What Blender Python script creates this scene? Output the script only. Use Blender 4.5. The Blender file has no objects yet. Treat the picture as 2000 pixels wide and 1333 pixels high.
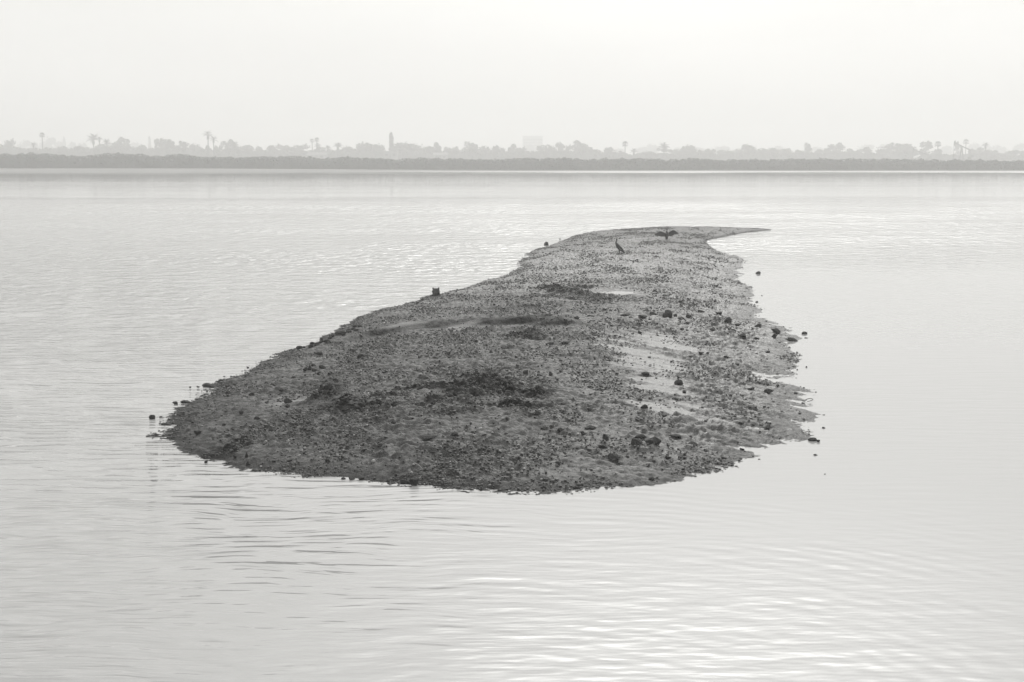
import bpy, bmesh, math, random
import numpy as np
from mathutils import Vector, Matrix

S = bpy.context.scene
COL = S.collection
R = math.radians

# ------------------------------------------------------------------ camera
H = 4.2                       # eye height above the lagoon, on a footbridge
F = 2000 * 50 / 36            # focal length in photo pixels (50 mm, full frame)
PITCH = math.atan((666.5 - 300) / F)
cam_data = bpy.data.cameras.new('camera')
cam_data.lens = 50
cam_data.sensor_width = 36
cam_data.clip_end = 8000
cam_data.clip_start = 0.1
cam = bpy.data.objects.new('camera', cam_data)
cam.location = (0, 0, H)
cam.rotation_euler = (math.pi / 2 - PITCH, 0, 0)
COL.objects.link(cam)
S.camera = cam

# ------------------------------------------------------------------ sky and sun (bright thin overcast, sun veiled ahead)
SUN_EL, SUN_AZ = R(37), R(9)          # azimuth measured from +Y towards +X
world = bpy.data.worlds.new('World')
S.world = world
world.use_nodes = True
wn, wl = world.node_tree.nodes, world.node_tree.links
wn.clear()
w_out = wn.new('ShaderNodeOutputWorld')
w_bg = wn.new('ShaderNodeBackground')
w_sky = wn.new('ShaderNodeTexSky')
w_sky.sky_type = 'NISHITA'
w_sky.sun_disc = False
w_sky.sun_elevation = SUN_EL
w_sky.sun_rotation = SUN_AZ
w_sky.dust_density = 4.0
w_sky.air_density = 1.0
w_bw = wn.new('ShaderNodeRGBToBW')
wl.new(w_sky.outputs[0], w_bw.inputs[0])
w_tc = wn.new('ShaderNodeTexCoord')
w_sep = wn.new('ShaderNodeSeparateXYZ')
wl.new(w_tc.outputs['Generated'], w_sep.inputs[0])
SKY_NISHITA, SKY_CLOUD, SKY_RISE, AUREOLE = 0.13, 6.1, 3.0, 25.0
m1 = wn.new('ShaderNodeMath'); m1.operation = 'MULTIPLY'; m1.inputs[1].default_value = SKY_NISHITA
wl.new(w_bw.outputs[0], m1.inputs[0])
m2 = wn.new('ShaderNodeMath'); m2.operation = 'MULTIPLY_ADD'; m2.use_clamp = False
m2.inputs[1].default_value = SKY_RISE; m2.inputs[2].default_value = SKY_CLOUD
mz = wn.new('ShaderNodeMath'); mz.operation = 'MAXIMUM'; mz.inputs[1].default_value = 0.0
wl.new(w_sep.outputs['Z'], mz.inputs[0])
wl.new(mz.outputs[0], m2.inputs[0])
m3 = wn.new('ShaderNodeMath'); m3.operation = 'ADD'
wl.new(m1.outputs[0], m3.inputs[0]); wl.new(m2.outputs[0], m3.inputs[1])
# broad aureole of the veiled sun in the thin cloud
w_dot = wn.new('ShaderNodeVectorMath'); w_dot.operation = 'DOT_PRODUCT'
w_nrm = wn.new('ShaderNodeVectorMath'); w_nrm.operation = 'NORMALIZE'
wl.new(w_tc.outputs['Generated'], w_nrm.inputs[0]); wl.new(w_nrm.outputs[0], w_dot.inputs[0])
w_dot.inputs[1].default_value = (math.sin(SUN_AZ) * math.cos(SUN_EL), math.cos(SUN_AZ) * math.cos(SUN_EL), math.sin(SUN_EL))
ma = wn.new('ShaderNodeMath'); ma.operation = 'MAXIMUM'; ma.inputs[1].default_value = 0.0
wl.new(w_dot.outputs['Value'], ma.inputs[0])
mp = wn.new('ShaderNodeMath'); mp.operation = 'POWER'; mp.inputs[1].default_value = 26.0
wl.new(ma.outputs[0], mp.inputs[0])
mq = wn.new('ShaderNodeMath'); mq.operation = 'MULTIPLY_ADD'; mq.inputs[1].default_value = AUREOLE
wl.new(mp.outputs[0], mq.inputs[0]); wl.new(m3.outputs[0], mq.inputs[2])
# faint uneven cloud
w_cl = wn.new('ShaderNodeTexNoise'); w_cl.inputs['Scale'].default_value = 3.0; w_cl.inputs['Detail'].default_value = 4.0
w_cm = wn.new('ShaderNodeMapping'); w_cm.inputs['Scale'].default_value = (1.0, 1.0, 4.0)
wl.new(w_nrm.outputs[0], w_cm.inputs['Vector']); wl.new(w_cm.outputs[0], w_cl.inputs['Vector'])
w_cr = wn.new('ShaderNodeMapRange'); w_cr.inputs['From Min'].default_value = 0.3; w_cr.inputs['From Max'].default_value = 0.7
w_cr.inputs['To Min'].default_value = 0.965; w_cr.inputs['To Max'].default_value = 1.035
wl.new(w_cl.outputs['Fac'], w_cr.inputs['Value'])
mr = wn.new('ShaderNodeMath'); mr.operation = 'MULTIPLY'
wl.new(mq.outputs[0], mr.inputs[0]); wl.new(w_cr.outputs['Result'], mr.inputs[1])
m3 = mr
w_tint = wn.new('ShaderNodeVectorMath'); w_tint.operation = 'SCALE'
w_tint.inputs[0].default_value = (1.0, 0.992, 0.962)
wl.new(m3.outputs[0], w_tint.inputs['Scale'])
wl.new(w_tint.outputs[0], w_bg.inputs['Color'])
w_bg.inputs['Strength'].default_value = 0.1
wl.new(w_bg.outputs[0], w_out.inputs['Surface'])

sun_data = bpy.data.lights.new('sun', 'SUN')
sun_data.energy = 0.5
sun_data.angle = R(20)
sun_data.color = (1.0, 0.995, 0.965)
sun = bpy.data.objects.new('sun', sun_data)
sd = Vector((math.sin(SUN_AZ) * math.cos(SUN_EL), math.cos(SUN_AZ) * math.cos(SUN_EL), math.sin(SUN_EL)))
sun.rotation_euler = sd.to_track_quat('Z', 'Y').to_euler()
sun.location = (10, 40, 60)
COL.objects.link(sun)

S.view_settings.view_transform = 'Standard'
S.view_settings.look = 'None'
S.view_settings.exposure = 0.25
S.view_settings.gamma = 1.0
S.view_settings.use_curve_mapping = False
S.cycles.max_bounces = 8
S.cycles.volume_bounces = 3
S.cycles.caustics_reflective = False
S.cycles.caustics_refractive = False
S.cycles.use_denoising = True
S.cycles.denoiser = 'OPENIMAGEDENOISE'
S.cycles.denoising_input_passes = 'RGB_ALBEDO_NORMAL'
S.cycles.denoising_prefilter = 'ACCURATE'
S.render.film_transparent = False

# ------------------------------------------------------------------ helpers
rng = np.random.default_rng(7)
random.seed(7)
CP, SP = math.cos(PITCH), math.sin(PITCH)

def ray(px, py):
    a, b = (px - 1000) / F, -(py - 666.5) / F
    return Vector((a, CP + SP * b, -SP + CP * b))

def on_plane(px, py, z=0.0):
    d = ray(px, py)
    return Vector((0, 0, H)) + d * ((z - H) / d.z)

def at_y(px, py, Y):
    d = ray(px, py)
    return Vector((0, 0, H)) + d * (Y / d.y)

def tag(o, label=None, cat=None, group=None, kind=None):
    if label: o['label'] = label
    if cat: o['category'] = cat
    if group: o['group'] = group
    if kind: o['kind'] = kind
    return o

def mesh_np(name, V, faces_flat, nper, mat, smooth=False):
    me = bpy.data.meshes.new(name)
    V = np.asarray(V, dtype=np.float32)
    fl = np.asarray(faces_flat, dtype=np.int32).ravel()
    nf = len(fl) // nper
    me.vertices.add(len(V)); me.vertices.foreach_set('co', V.ravel())
    me.loops.add(len(fl)); me.loops.foreach_set('vertex_index', fl)
    me.polygons.add(nf)
    me.polygons.foreach_set('loop_start', np.arange(0, nf * nper, nper, dtype=np.int32))
    me.polygons.foreach_set('loop_total', np.full(nf, nper, dtype=np.int32))
    if smooth:
        me.polygons.foreach_set('use_smooth', np.ones(nf, dtype=bool))
    me.update(calc_edges=True)
    if mat: me.materials.append(mat)
    return me

def link(name, me, parent=None, loc=None, rot=None, scale=None):
    o = bpy.data.objects.new(name, me)
    COL.objects.link(o)
    if parent: o.parent = parent
    if loc is not None: o.location = loc
    if rot is not None: o.rotation_euler = rot
    if scale is not None: o.scale = scale
    return o

def empty(name, loc=(0, 0, 0), rz=0):
    o = bpy.data.objects.new(name, None)
    o.empty_display_size = 0.3
    COL.objects.link(o)
    o.location = loc; o.rotation_euler = (0, 0, rz)
    return o

def bm_mesh(name, bm, mat, smooth=False):
    me = bpy.data.meshes.new(name)
    bm.to_mesh(me); bm.free()
    if smooth:
        for p in me.polygons: p.use_smooth = True
    me.materials.append(mat)
    return me

def add_box(bm, c, s, rot=None):
    r = bmesh.ops.create_cube(bm, size=1)
    M = Matrix.Translation(c) @ (rot.to_4x4() if rot else Matrix()) @ Matrix.Diagonal((s[0], s[1], s[2], 1))
    bmesh.ops.transform(bm, matrix=M, verts=r['verts'])
    return r['verts']

def add_bar(bm, a, b, w, d=None):
    a, b = Vector(a), Vector(b)
    q = (b - a).to_track_quat('Z', 'Y').to_matrix()
    add_box(bm, (a + b) / 2, (w, d or w, (b - a).length), q)

def add_tube(bm, pts, radii, n=8):
    rings = []
    for i, p in enumerate(pts):
        p = Vector(p)
        t = (Vector(pts[min(i + 1, len(pts) - 1)]) - Vector(pts[max(i - 1, 0)])).normalized()
        q = t.to_track_quat('Z', 'Y').to_matrix()
        rings.append([bm.verts.new(p + q @ Vector((math.cos(2 * math.pi * k / n) * radii[i], math.sin(2 * math.pi * k / n) * radii[i], 0))) for k in range(n)])
    for a, b in zip(rings, rings[1:]):
        for k in range(n):
            bm.faces.new((a[k], a[(k + 1) % n], b[(k + 1) % n], b[k]))
    bm.faces.new(list(reversed(rings[0]))); bm.faces.new(rings[-1])

# gradient noise on arrays
_perm = np.random.default_rng(3).permutation(512)
_perm = np.concatenate([_perm, _perm])
_ang = np.random.default_rng(4).uniform(0, 2 * np.pi, 512)
_gx, _gy = np.cos(_ang), np.sin(_ang)
def perlin(x, y, seed=0):
    x = np.asarray(x, float) + seed * 17.13; y = np.asarray(y, float) + seed * 9.71
    xi, yi = np.floor(x).astype(int), np.floor(y).astype(int)
    xf, yf = x - xi, y - yi
    u, v = xf * xf * xf * (xf * (xf * 6 - 15) + 10), yf * yf * yf * (yf * (yf * 6 - 15) + 10)
    def g(ix, iy, fx, fy):
        h = _perm[(_perm[ix % 512] + iy) % 512]
        return _gx[h] * fx + _gy[h] * fy
    a = g(xi, yi, xf, yf); b = g(xi + 1, yi, xf - 1, yf)
    c = g(xi, yi + 1, xf, yf - 1); d = g(xi + 1, yi + 1, xf - 1, yf - 1)
    return 1.5 * ((a + u * (b - a)) + v * ((c + u * (d - c)) - (a + u * (b - a))))
def fbm(x, y, oct=3, seed=0):
    s, a = 0, 1.0
    for i in range(oct):
        s = s + a * perlin(x * 2 ** i, y * 2 ** i, seed + i); a *= 0.5
    return s
def sstep(a, b, x):
    t = np.clip((x - a) / (b - a), 0, 1)
    return t * t * (3 - 2 * t)

# ------------------------------------------------------------------ materials
class NT:
    """tiny expression builder for shader nodes"""
    def __init__(s, name):
        s.mat = bpy.data.materials.new(name); s.mat.use_nodes = True
        s.n, s.l = s.mat.node_tree.nodes, s.mat.node_tree.links
        s.bsdf = s.n['Principled BSDF']
        s._pos = None
    def put(s, sock, v):
        if isinstance(v, (int, float)): sock.default_value = v
        elif isinstance(v, tuple): sock.default_value = v
        else: s.l.new(v, sock)
    def m(s, op, a, b=None, c=None, clamp=False):
        n = s.n.new('ShaderNodeMath'); n.operation = op; n.use_clamp = clamp
        s.put(n.inputs[0], a)
        if b is not None: s.put(n.inputs[1], b)
        if c is not None: s.put(n.inputs[2], c)
        return n.outputs[0]
    def pos(s):
        if s._pos is None:
            g = s.n.new('ShaderNodeNewGeometry'); p = s.n.new('ShaderNodeSeparateXYZ')
            s.l.new(g.outputs['Position'], p.inputs[0])
            s._pos = (g.outputs['Position'], p.outputs['X'], p.outputs['Y'], p.outputs['Z'])
        return s._pos
    def obj(s):
        t = s.n.new('ShaderNodeTexCoord'); return t.outputs['Object']
    def vec(s, x, y, z=0.0):
        n = s.n.new('ShaderNodeCombineXYZ')
        s.put(n.inputs[0], x); s.put(n.inputs[1], y); s.put(n.inputs[2], z)
        return n.outputs[0]
    def map(s, v, scale, rot=0.0):
        n = s.n.new('ShaderNodeMapping'); s.l.new(v, n.inputs['Vector'])
        n.inputs['Scale'].default_value = scale; n.inputs['Rotation'].default_value = (0, 0, rot)
        return n.outputs[0]
    def noise(s, v, scale=1.0, detail=2.0, rough=0.5, dist=0.0):
        n = s.n.new('ShaderNodeTexNoise')
        s.l.new(v, n.inputs['Vector']); n.inputs['Scale'].default_value = scale
        n.inputs['Detail'].default_value = detail; n.inputs['Roughness'].default_value = rough
        n.inputs['Distortion'].default_value = dist
        return n.outputs['Fac']
    def rng(s, v, a, b, lo=0.0, hi=1.0, smooth=True):
        n = s.n.new('ShaderNodeMapRange'); n.interpolation_type = 'SMOOTHSTEP' if smooth else 'LINEAR'
        s.put(n.inputs['Value'], v)
        for k, x in zip(('From Min', 'From Max', 'To Min', 'To Max'), (a, b, lo, hi)): s.put(n.inputs[k], x)
        return n.outputs['Result']
    def attr(s, name):
        n = s.n.new('ShaderNodeAttribute'); n.attribute_name = name
        return n.outputs['Fac']
    def grey(s, v):
        n = s.n.new('ShaderNodeCombineColor')
        for i in range(3): s.put(n.inputs[i], v)
        return n.outputs[0]
    def bump(s, h, strength=1.0, dist=1.0):
        n = s.n.new('ShaderNodeBump')
        n.inputs['Strength'].default_value = strength; n.inputs['Distance'].default_value = dist
        s.l.new(h, n.inputs['Height']); s.l.new(n.outputs[0], s.bsdf.inputs['Normal'])
    def set(s, **k):
        for a, v in k.items():
            s.put(s.bsdf.inputs[a.replace('_', ' ')], v)
        return s.mat

def simple(name, lo, hi, rough=0.8, scale=3.0, bump=0.0, spec=0.3):
    t = NT(name)
    n = t.noise(t.obj(), scale, 4, 0.6)
    t.put(t.bsdf.inputs['Base Color'], t.grey(t.rng(n, 0.3, 0.7, lo, hi)))
    t.set(Roughness=rough); t.bsdf.inputs['Specular IOR Level'].default_value = spec
    if bump: t.bump(t.noise(t.obj(), scale * 4, 4, 0.6), 1.0, bump)
    return t.mat

M = {}
M['foliage'] = simple('foliage', 0.035, 0.075, 0.7, 1.5)
M['foliage'].node_tree.nodes['Principled BSDF'].inputs['Specular IOR Level'].default_value = 0.15
M['scrub'] = simple('scrub', 0.03, 0.06, 0.8, 0.4, spec=0.1)
M['palm_leaf'] = simple('palm_leaf', 0.03, 0.06, 0.6, 1.0, spec=0.2)
M['bark'] = simple('bark', 0.06, 0.13, 0.9, 2.0)
M['steel'] = simple('steel', 0.035, 0.07, 0.6, 1.0)
M['rock'] = simple('rock', 0.012, 0.04, 0.7, 6.0, 0.02, 0.22)
M['rock_pale'] = simple('rock_pale', 0.05, 0.13, 0.7, 5.0, 0.02)
M['stump_wood'] = simple('stump_wood', 0.03, 0.09, 0.85, 12.0, 0.03)
M['feather'] = simple('feather', 0.02, 0.04, 0.55, 12.0, 0.003)
M['bill'] = simple('bill', 0.12, 0.2, 0.5, 12.0)
M['plaster'] = simple('plaster', 0.16, 0.22, 0.85, 0.6)
M['concrete'] = simple('concrete', 0.3, 0.36, 0.85, 0.3)
M['glass_dark'] = simple('glass_dark', 0.04, 0.06, 0.15, 0.3, spec=0.5)
M['roof_tile'] = simple('roof_tile', 0.14, 0.22, 0.85, 1.2)
M['white_paint'] = simple('white_paint', 0.75, 0.82, 0.6, 1.0)

# ------------------------------------------------------------------ water
def water_material():
    t = NT('lagoon_water')
    P, X, Y, Z = t.pos()
    # wind-ruffled water left of the bank and beyond it, glassy in its lee and under the far shore
    edge = t.rng(Y, 15.0, 60.0, 0.2, 5.0, False)
    lee = t.rng(t.m('SUBTRACT', X, edge), -6.0, 2.0, 1.0, 0.045)
    far_r = t.m('MULTIPLY', t.rng(Y, 46.0, 66.0), 0.75)
    wind = t.m('MAXIMUM', lee, far_r)
    calm_far = t.rng(t.m('ADD', Y, t.m('MULTIPLY', t.noise(t.map(P, (0.02, 0.05, 1)), 1.0, 2), 24.0)), 128.0, 156.0, 1.0, 0.03)
    patch = t.rng(t.noise(t.map(P, (0.05, 0.12, 1)), 1.0, 3), 0.3, 0.68, 0.5, 1.2)
    wind = t.m('MULTIPLY', t.m('MULTIPLY', wind, calm_far), patch)
    band = t.m('MULTIPLY', t.rng(Y, 178.0, 190.0), t.rng(Y, 206.0, 216.0, 1.0, 0.0))
    wind = t.m('MAXIMUM', wind, t.m('MULTIPLY', band, 0.2))
    warp = t.m('MULTIPLY', t.noise(t.map(P, (0.5, 0.5, 1)), 1.0, 2), 0.8)
    Pw = t.vec(X, t.m('ADD', Y, warp))
    near = t.rng(Y, 24.0, 55.0, 1.0, 0.0)
    # short ripple trains, crests across the view
    tw = 2 * math.pi
    def train(lam, slope, seedscale, amp, wob):
        ph = t.m('ADD', t.m('MULTIPLY', t.m('ADD', Y, t.m('MULTIPLY', X, slope)), tw / lam), t.m('MULTIPLY', t.noise(t.map(P, seedscale), 1.0, 2), wob))
        gate = t.rng(t.noise(t.map(P, (seedscale[0] * 1.7, seedscale[1] * 2.3, 1)), 1.0, 2), 0.35, 0.7)
        return t.m('MULTIPLY', t.m('MULTIPLY', t.m('SINE', ph), gate), amp)
    trains = t.m('ADD', train(0.22, 0.10, (0.42, 0.8, 1), 0.0048, 11.0), train(0.31, 0.03, (0.3, 0.55, 1), 0.0054, 9.0))
    a = t.noise(t.map(Pw, (1.0, 5.6, 1), 0.05), 1.0, 2.0, 0.45)
    a2 = t.noise(t.map(Pw, (2.6, 9.0, 1), 0.09), 1.0, 1.0, 0.4)
    b = t.noise(t.map(Pw, (0.32, 1.25, 1), -0.04), 1.0, 2.0, 0.5)
    c1 = t.noise(t.map(Pw, (1.7, 1.25, 1), 0.1), 1.0, 2.0, 0.5)
    c2 = t.noise(t.map(Pw, (0.8, 0.55, 1), -0.1), 1.0, 2.0, 0.5)
    hC = t.m('ADD', t.m('MULTIPLY', t.m('SUBTRACT', c1, 0.5), t.rng(Y, 22.0, 50.0, 0.0, 0.27)), t.m('MULTIPLY', t.m('SUBTRACT', c2, 0.5), t.rng(Y, 45.0, 110.0, 0.0, 0.38)))
    hA = t.m('MULTIPLY', t.m('SUBTRACT', a, 0.5), 0.065)
    hA2 = t.m('MULTIPLY', t.m('SUBTRACT', a2, 0.5), 0.010)
    hB = t.m('MULTIPLY', t.m('SUBTRACT', b, 0.5), t.rng(Y, 18.0, 60.0, 0.03, 0.14))
    h = t.m('MULTIPLY', t.m('ADD', t.m('ADD', t.m('ADD', t.m('ADD', hA, hA2), hC), hB), t.m('MULTIPLY', trains, near)), wind)
    # long curved wavelets spreading from under the footbridge
    dx, dy = t.m('ADD', X, 1.2), t.m('SUBTRACT', Y, 8.6)
    r = t.m('SQRT', t.m('ADD', t.m('MULTIPLY', dx, dx), t.m('MULTIPLY', dy, dy)))
    ph = t.m('ADD', t.m('MULTIPLY', r, 2 * math.pi / 0.27), t.m('MULTIPLY', t.noise(t.map(P, (0.5, 1.1, 1)), 1.0, 2), 9.0))
    ringm = t.m('MULTIPLY', t.rng(r, 2.0, 4.0), t.rng(r, 7.5, 11.0, 1.0, 0.0))
    ringm = t.m('MULTIPLY', ringm, t.rng(t.noise(t.map(P, (0.35, 0.8, 1)), 1.0, 2), 0.38, 0.62))
    ring = t.m('MULTIPLY', t.m('MULTIPLY', t.m('SINE', ph), ringm), 0.0013)
    c = t.m('MULTIPLY', t.m('SUBTRACT', t.noise(t.map(P, (1.6, 4.2, 1), -0.25), 1.0, 2.0, 0.5), 0.5), 0.024)
    c = t.m('MULTIPLY', c, t.rng(Y, 11.0, 17.0, 1.0, 0.12))
    h = t.m('ADD', h, t.m('ADD', ring, c))
    t.bump(h)
    rough = t.m('ADD', t.m('MULTIPLY', t.rng(X, -3.0, 0.5, 0.25, 1.0), t.rng(Y, 11.0, 22.0, 0.25, 0.04)), t.m('MULTIPLY', t.m('MULTIPLY', wind, t.rng(Y, 20.0, 90.0)), 0.13))
    t.set(Roughness=rough, IOR=1.5)
    t.put(t.bsdf.inputs['Base Color'], t.grey(0.37))
    return t.mat
M['water'] = water_material()
V = np.array([(-420, -40, 0), (420, -40, 0), (420, 331, 0), (-420, 331, 0)], float)
lagoon = link('lagoon_water', mesh_np('lagoon_water', V, [0, 1, 2, 3], 4, M['water']))
tag(lagoon, 'grey lagoon water rippled on one side of the bank, glassy on the other', 'water', kind='structure')

# ------------------------------------------------------------------ far ground
def ground_material():
    t = NT('shore_ground')
    P, X, Y, Z = t.pos()
    n = t.noise(t.map(P, (0.05, 0.5, 1)), 1.0, 4, 0.6)
    sand = t.rng(t.m('ADD', X, t.m('MULTIPLY', n, 90.0)), 5.0, 70.0)  # where the painted glare sets in across the shore
    shore_glare = t.m('MULTIPLY', sand, t.rng(Y, 326.0, 337.0, 1.0, 0.0))  # bright glare at the water's edge, painted pale into the ground colour
    mud = t.rng(n, 0.3, 0.7, 0.10, 0.20)
    pale = t.rng(n, 0.25, 0.5, 0.45, 0.72)
    v = t.m('ADD', t.m('MULTIPLY', mud, t.m('SUBTRACT', 1.0, shore_glare)), t.m('MULTIPLY', pale, shore_glare))
    t.put(t.bsdf.inputs['Base Color'], t.grey(v)); t.set(Roughness=0.8)
    return t.mat
M['ground'] = ground_material()
gx = np.concatenate([np.linspace(-1250, -260, 12), np.linspace(-250, 250, 201), np.linspace(260, 1250, 12)])
gy = np.concatenate([[-45, 100, 250, 300], np.arange(306, 366, 1.5), [380, 420, 500, 700, 1000, 1500, 2000, 2450]])
GX, GY = np.meshgrid(gx, gy)
def ground_z(x, y):
    x = np.asarray(x, float); y = np.asarray(y, float)
    ys = 317 + 4.5 * fbm(x / 40, x * 0 + 0.3, 3, 5)
    lift = 0.10 + 0.45 * sstep(10, -90, x)
    z = np.where(y < ys, -1.2 + 1.2 * sstep(ys - 6, ys, y), lift * sstep(ys, ys + 26, y))
    z = z + 0.7 * sstep(358, 400, y)
    return z
GZ = ground_z(GX, GY)
nx, ny = len(gx), len(gy)
idx = np.arange(nx * ny).reshape(ny, nx)
fq = np.stack([idx[:-1, :-1], idx[:-1, 1:], idx[1:, 1:], idx[1:, :-1]], -1).reshape(-1, 4)
gr = link('ground', mesh_np('ground', np.stack([GX, GY, GZ], -1).reshape(-1, 3), fq, 4, M['ground'], True))
tag(gr, 'low flat land and painted-in pale glare along the far shore', 'ground', kind='structure')

# thin mud spit just in front of the far shore
sx = np.linspace(-190, 190, 520)
sv = np.linspace(-1, 1, 9)
SX, SV = np.meshgrid(sx, sv)
cy = 300 + 2.5 * fbm(sx / 60, sx * 0, 2, 8) - 0.014 * sx
half = 6.0 + 2.6 * fbm(sx / 18, sx * 0 + 4, 3, 9) + 1.5 * sstep(20, -60, sx)
SZ = 0.16 * (1 - SV ** 2) * (0.75 + 0.8 * fbm(SX / 12, SV * 0 + 2, 3, 11)) - 0.05 + 0.04 * perlin(SX / 2.5, SV * 3, 12)
SY = cy[None, :] + SV * np.maximum(half, 0.8)[None, :]
idx = np.arange(SX.size).reshape(SX.shape)
fq = np.stack([idx[:-1, :-1], idx[:-1, 1:], idx[1:, 1:], idx[1:, :-1]], -1).reshape(-1, 4)
M['spit'] = simple('spit_mud', 0.04, 0.08, 0.75, 0.3)
sp = link('mud_spit', mesh_np('mud_spit', np.stack([SX, SY, SZ], -1).reshape(-1, 3), fq, 4, M['spit'], True))
tag(sp, 'thin dark mud spit lying along the far shore', 'mud spit', kind='structure')

# ------------------------------------------------------------------ the mudbank island
OUT = [(316,851),(333,842),(351,838),(339,832),(322,829),(339,824),(330,817),(320,815),(349,804),(365,793),(390,782),(412,768),(420,758),
 (434,744),(448,743),(474,731),(499,719),(533,703),(578,685),(600,677),(626,668),(640,660),(681,642),(717,621),(742,611),(774,601),
 (815,591),(841,581),(883,572),(922,560),(950,551),(985,541),(1011,531),(1021,520),(1024,508),(1029,497),(1047,487),(1078,479),
 (1100,472),(1120,463),(1154,456),(1193,451.5),(1254,448.5),(1302,447.5),(1400,447.2),(1498,448.4),(1509,449.5),(1456,455),(1417,462),
 (1378,470),(1378,475),(1400,490),(1442,501),(1452,511),(1439,528),(1453,535),(1439,549),(1462,563),(1467,582),(1473,595),(1490,619),
 (1503,628),(1521,637),(1535,646),(1547,653),(1560,663),(1540,670),(1545,679),(1539,686),(1548,696),(1539,706),(1541,716),(1536,725),
 (1551,732),(1540,738),(1555,750),(1571,763),(1567,775),(1563,793),(1585,809),(1571,819),(1561,835),(1582,848),(1569,859),(1531,869),
 (1517,876),(1533,884),(1523,892),(1495,899),(1442,909),(1395,922),(1361,929),(1280,942),(1264,945),(1162,951),(1118,957),(1061,961),
 (960,958),(944,955),(863,951),(782,945),(681,937),(600,929),(584,925),(523,916),(472,908),(405,893),(377,883),(357,871),(330,860)]
POLY = np.array([on_plane(*p)[:2] for p in OUT])

def sdist(x, y):
    x = np.asarray(x, float); y = np.asarray(y, float)
    best = np.full(x.shape, 1e9); inside = np.zeros(x.shape, bool)
    n = len(POLY)
    for i in range(n):
        ax, ay = POLY[i]; bx, by = POLY[(i + 1) % n]
        ex, ey = bx - ax, by - ay
        t = np.clip(((x - ax) * ex + (y - ay) * ey) / (ex * ex + ey * ey), 0, 1)
        best = np.minimum(best, (x - ax - t * ex) ** 2 + (y - ay - t * ey) ** 2)
        c = ((ay > y) != (by > y))
        with np.errstate(divide='ignore', invalid='ignore'):
            xi = ax + (y - ay) * ex / (ey if ey != 0 else 1e-9)
        inside ^= c & (x < xi)
    d = np.sqrt(best)
    return np.where(inside, d, -d)

def curve_fn(pts, z=0.25):
    w = [on_plane(px, py, z) for px, py in pts]
    xs = np.array([p.x for p in w]); ys = np.array([p.y for p in w])
    return xs, ys
SC1 = curve_fn([(630,664),(690,650),(760,640),(830,635),(900,634),(1000,634),(1100,637),(1190,640)])
SC2 = curve_fn([(890,604),(960,603),(1040,605),(1110,608),(1180,606)])
def blob(x, y, px, py, rx, ry, z=0.25, p=2):
    c = on_plane(px, py, z); k = c.y / F
    kx, ky = rx * k, ry * c.y * c.y / (F * (H - z))
    return np.exp(-(((x - c.x) / kx) ** 2 + ((y - c.y) / ky) ** 2) ** (p / 2))
def streak_uv(x, y):
    return x, y + 0.11 * (x - (0.13 * (y - 22) - 0.4)) ** 2
def sand_mask(x, y):
    s = np.maximum.reduce([blob(x, y, 1252, 665, 95, 28, p=3), blob(x, y, 1275, 702, 82, 30, p=3), blob(x, y, 1292, 742, 66, 22, p=3), blob(x, y, 1312, 785, 88, 15, p=3),
                           blob(x, y, 1420, 800, 70, 10, p=3) * 0.75, blob(x, y, 1240, 470, 110, 9) * 0.4, blob(x, y, 560, 775, 70, 14) * 0.5, blob(x, y, 900, 640, 160, 8) * 0.5])
    u, v = streak_uv(x, y)
    return 0.9 * sstep(0.36, 1.0, s + 0.7 * fbm(u / 1.6, v / 0.45, 4, 31) * sstep(0.02, 0.3, s))
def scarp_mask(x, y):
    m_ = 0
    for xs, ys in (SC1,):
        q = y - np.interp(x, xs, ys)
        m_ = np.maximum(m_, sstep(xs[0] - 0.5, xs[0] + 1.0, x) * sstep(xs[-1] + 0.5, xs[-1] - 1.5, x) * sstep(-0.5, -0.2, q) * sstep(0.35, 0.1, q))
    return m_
def dark_mask(x, y):
    u, v = streak_uv(x, y)
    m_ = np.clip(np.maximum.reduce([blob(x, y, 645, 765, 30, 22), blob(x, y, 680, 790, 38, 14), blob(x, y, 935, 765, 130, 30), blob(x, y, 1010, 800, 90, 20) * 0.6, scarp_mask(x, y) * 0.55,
                                      blob(x, y, 800, 768, 70, 18) * 0.7, blob(x, y, 1110, 575, 90, 26) * 0.6, blob(x, y, 1010, 655, 90, 14) * 0.6, blob(x, y, 930, 785, 170, 55) * 0.44, blob(x, y, 720, 790, 170, 40) * 0.42, blob(x, y, 860, 905, 200, 30) * 0.4, blob(x, y, 450, 850, 80, 22) * 0.4]), 0, 1)
    scarp_shade = scarp_mask(x, y)  # shade of the ridge's near face, painted dark into the mud colour
    return np.maximum(scarp_shade * 0.55, sstep(0.22, 0.85, m_ + 0.65 * fbm(u / 0.9, v / 0.55, 4, 77) * sstep(0.05, 0.4, m_)))
PUD = on_plane(1205, 572, 0.25)
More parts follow.
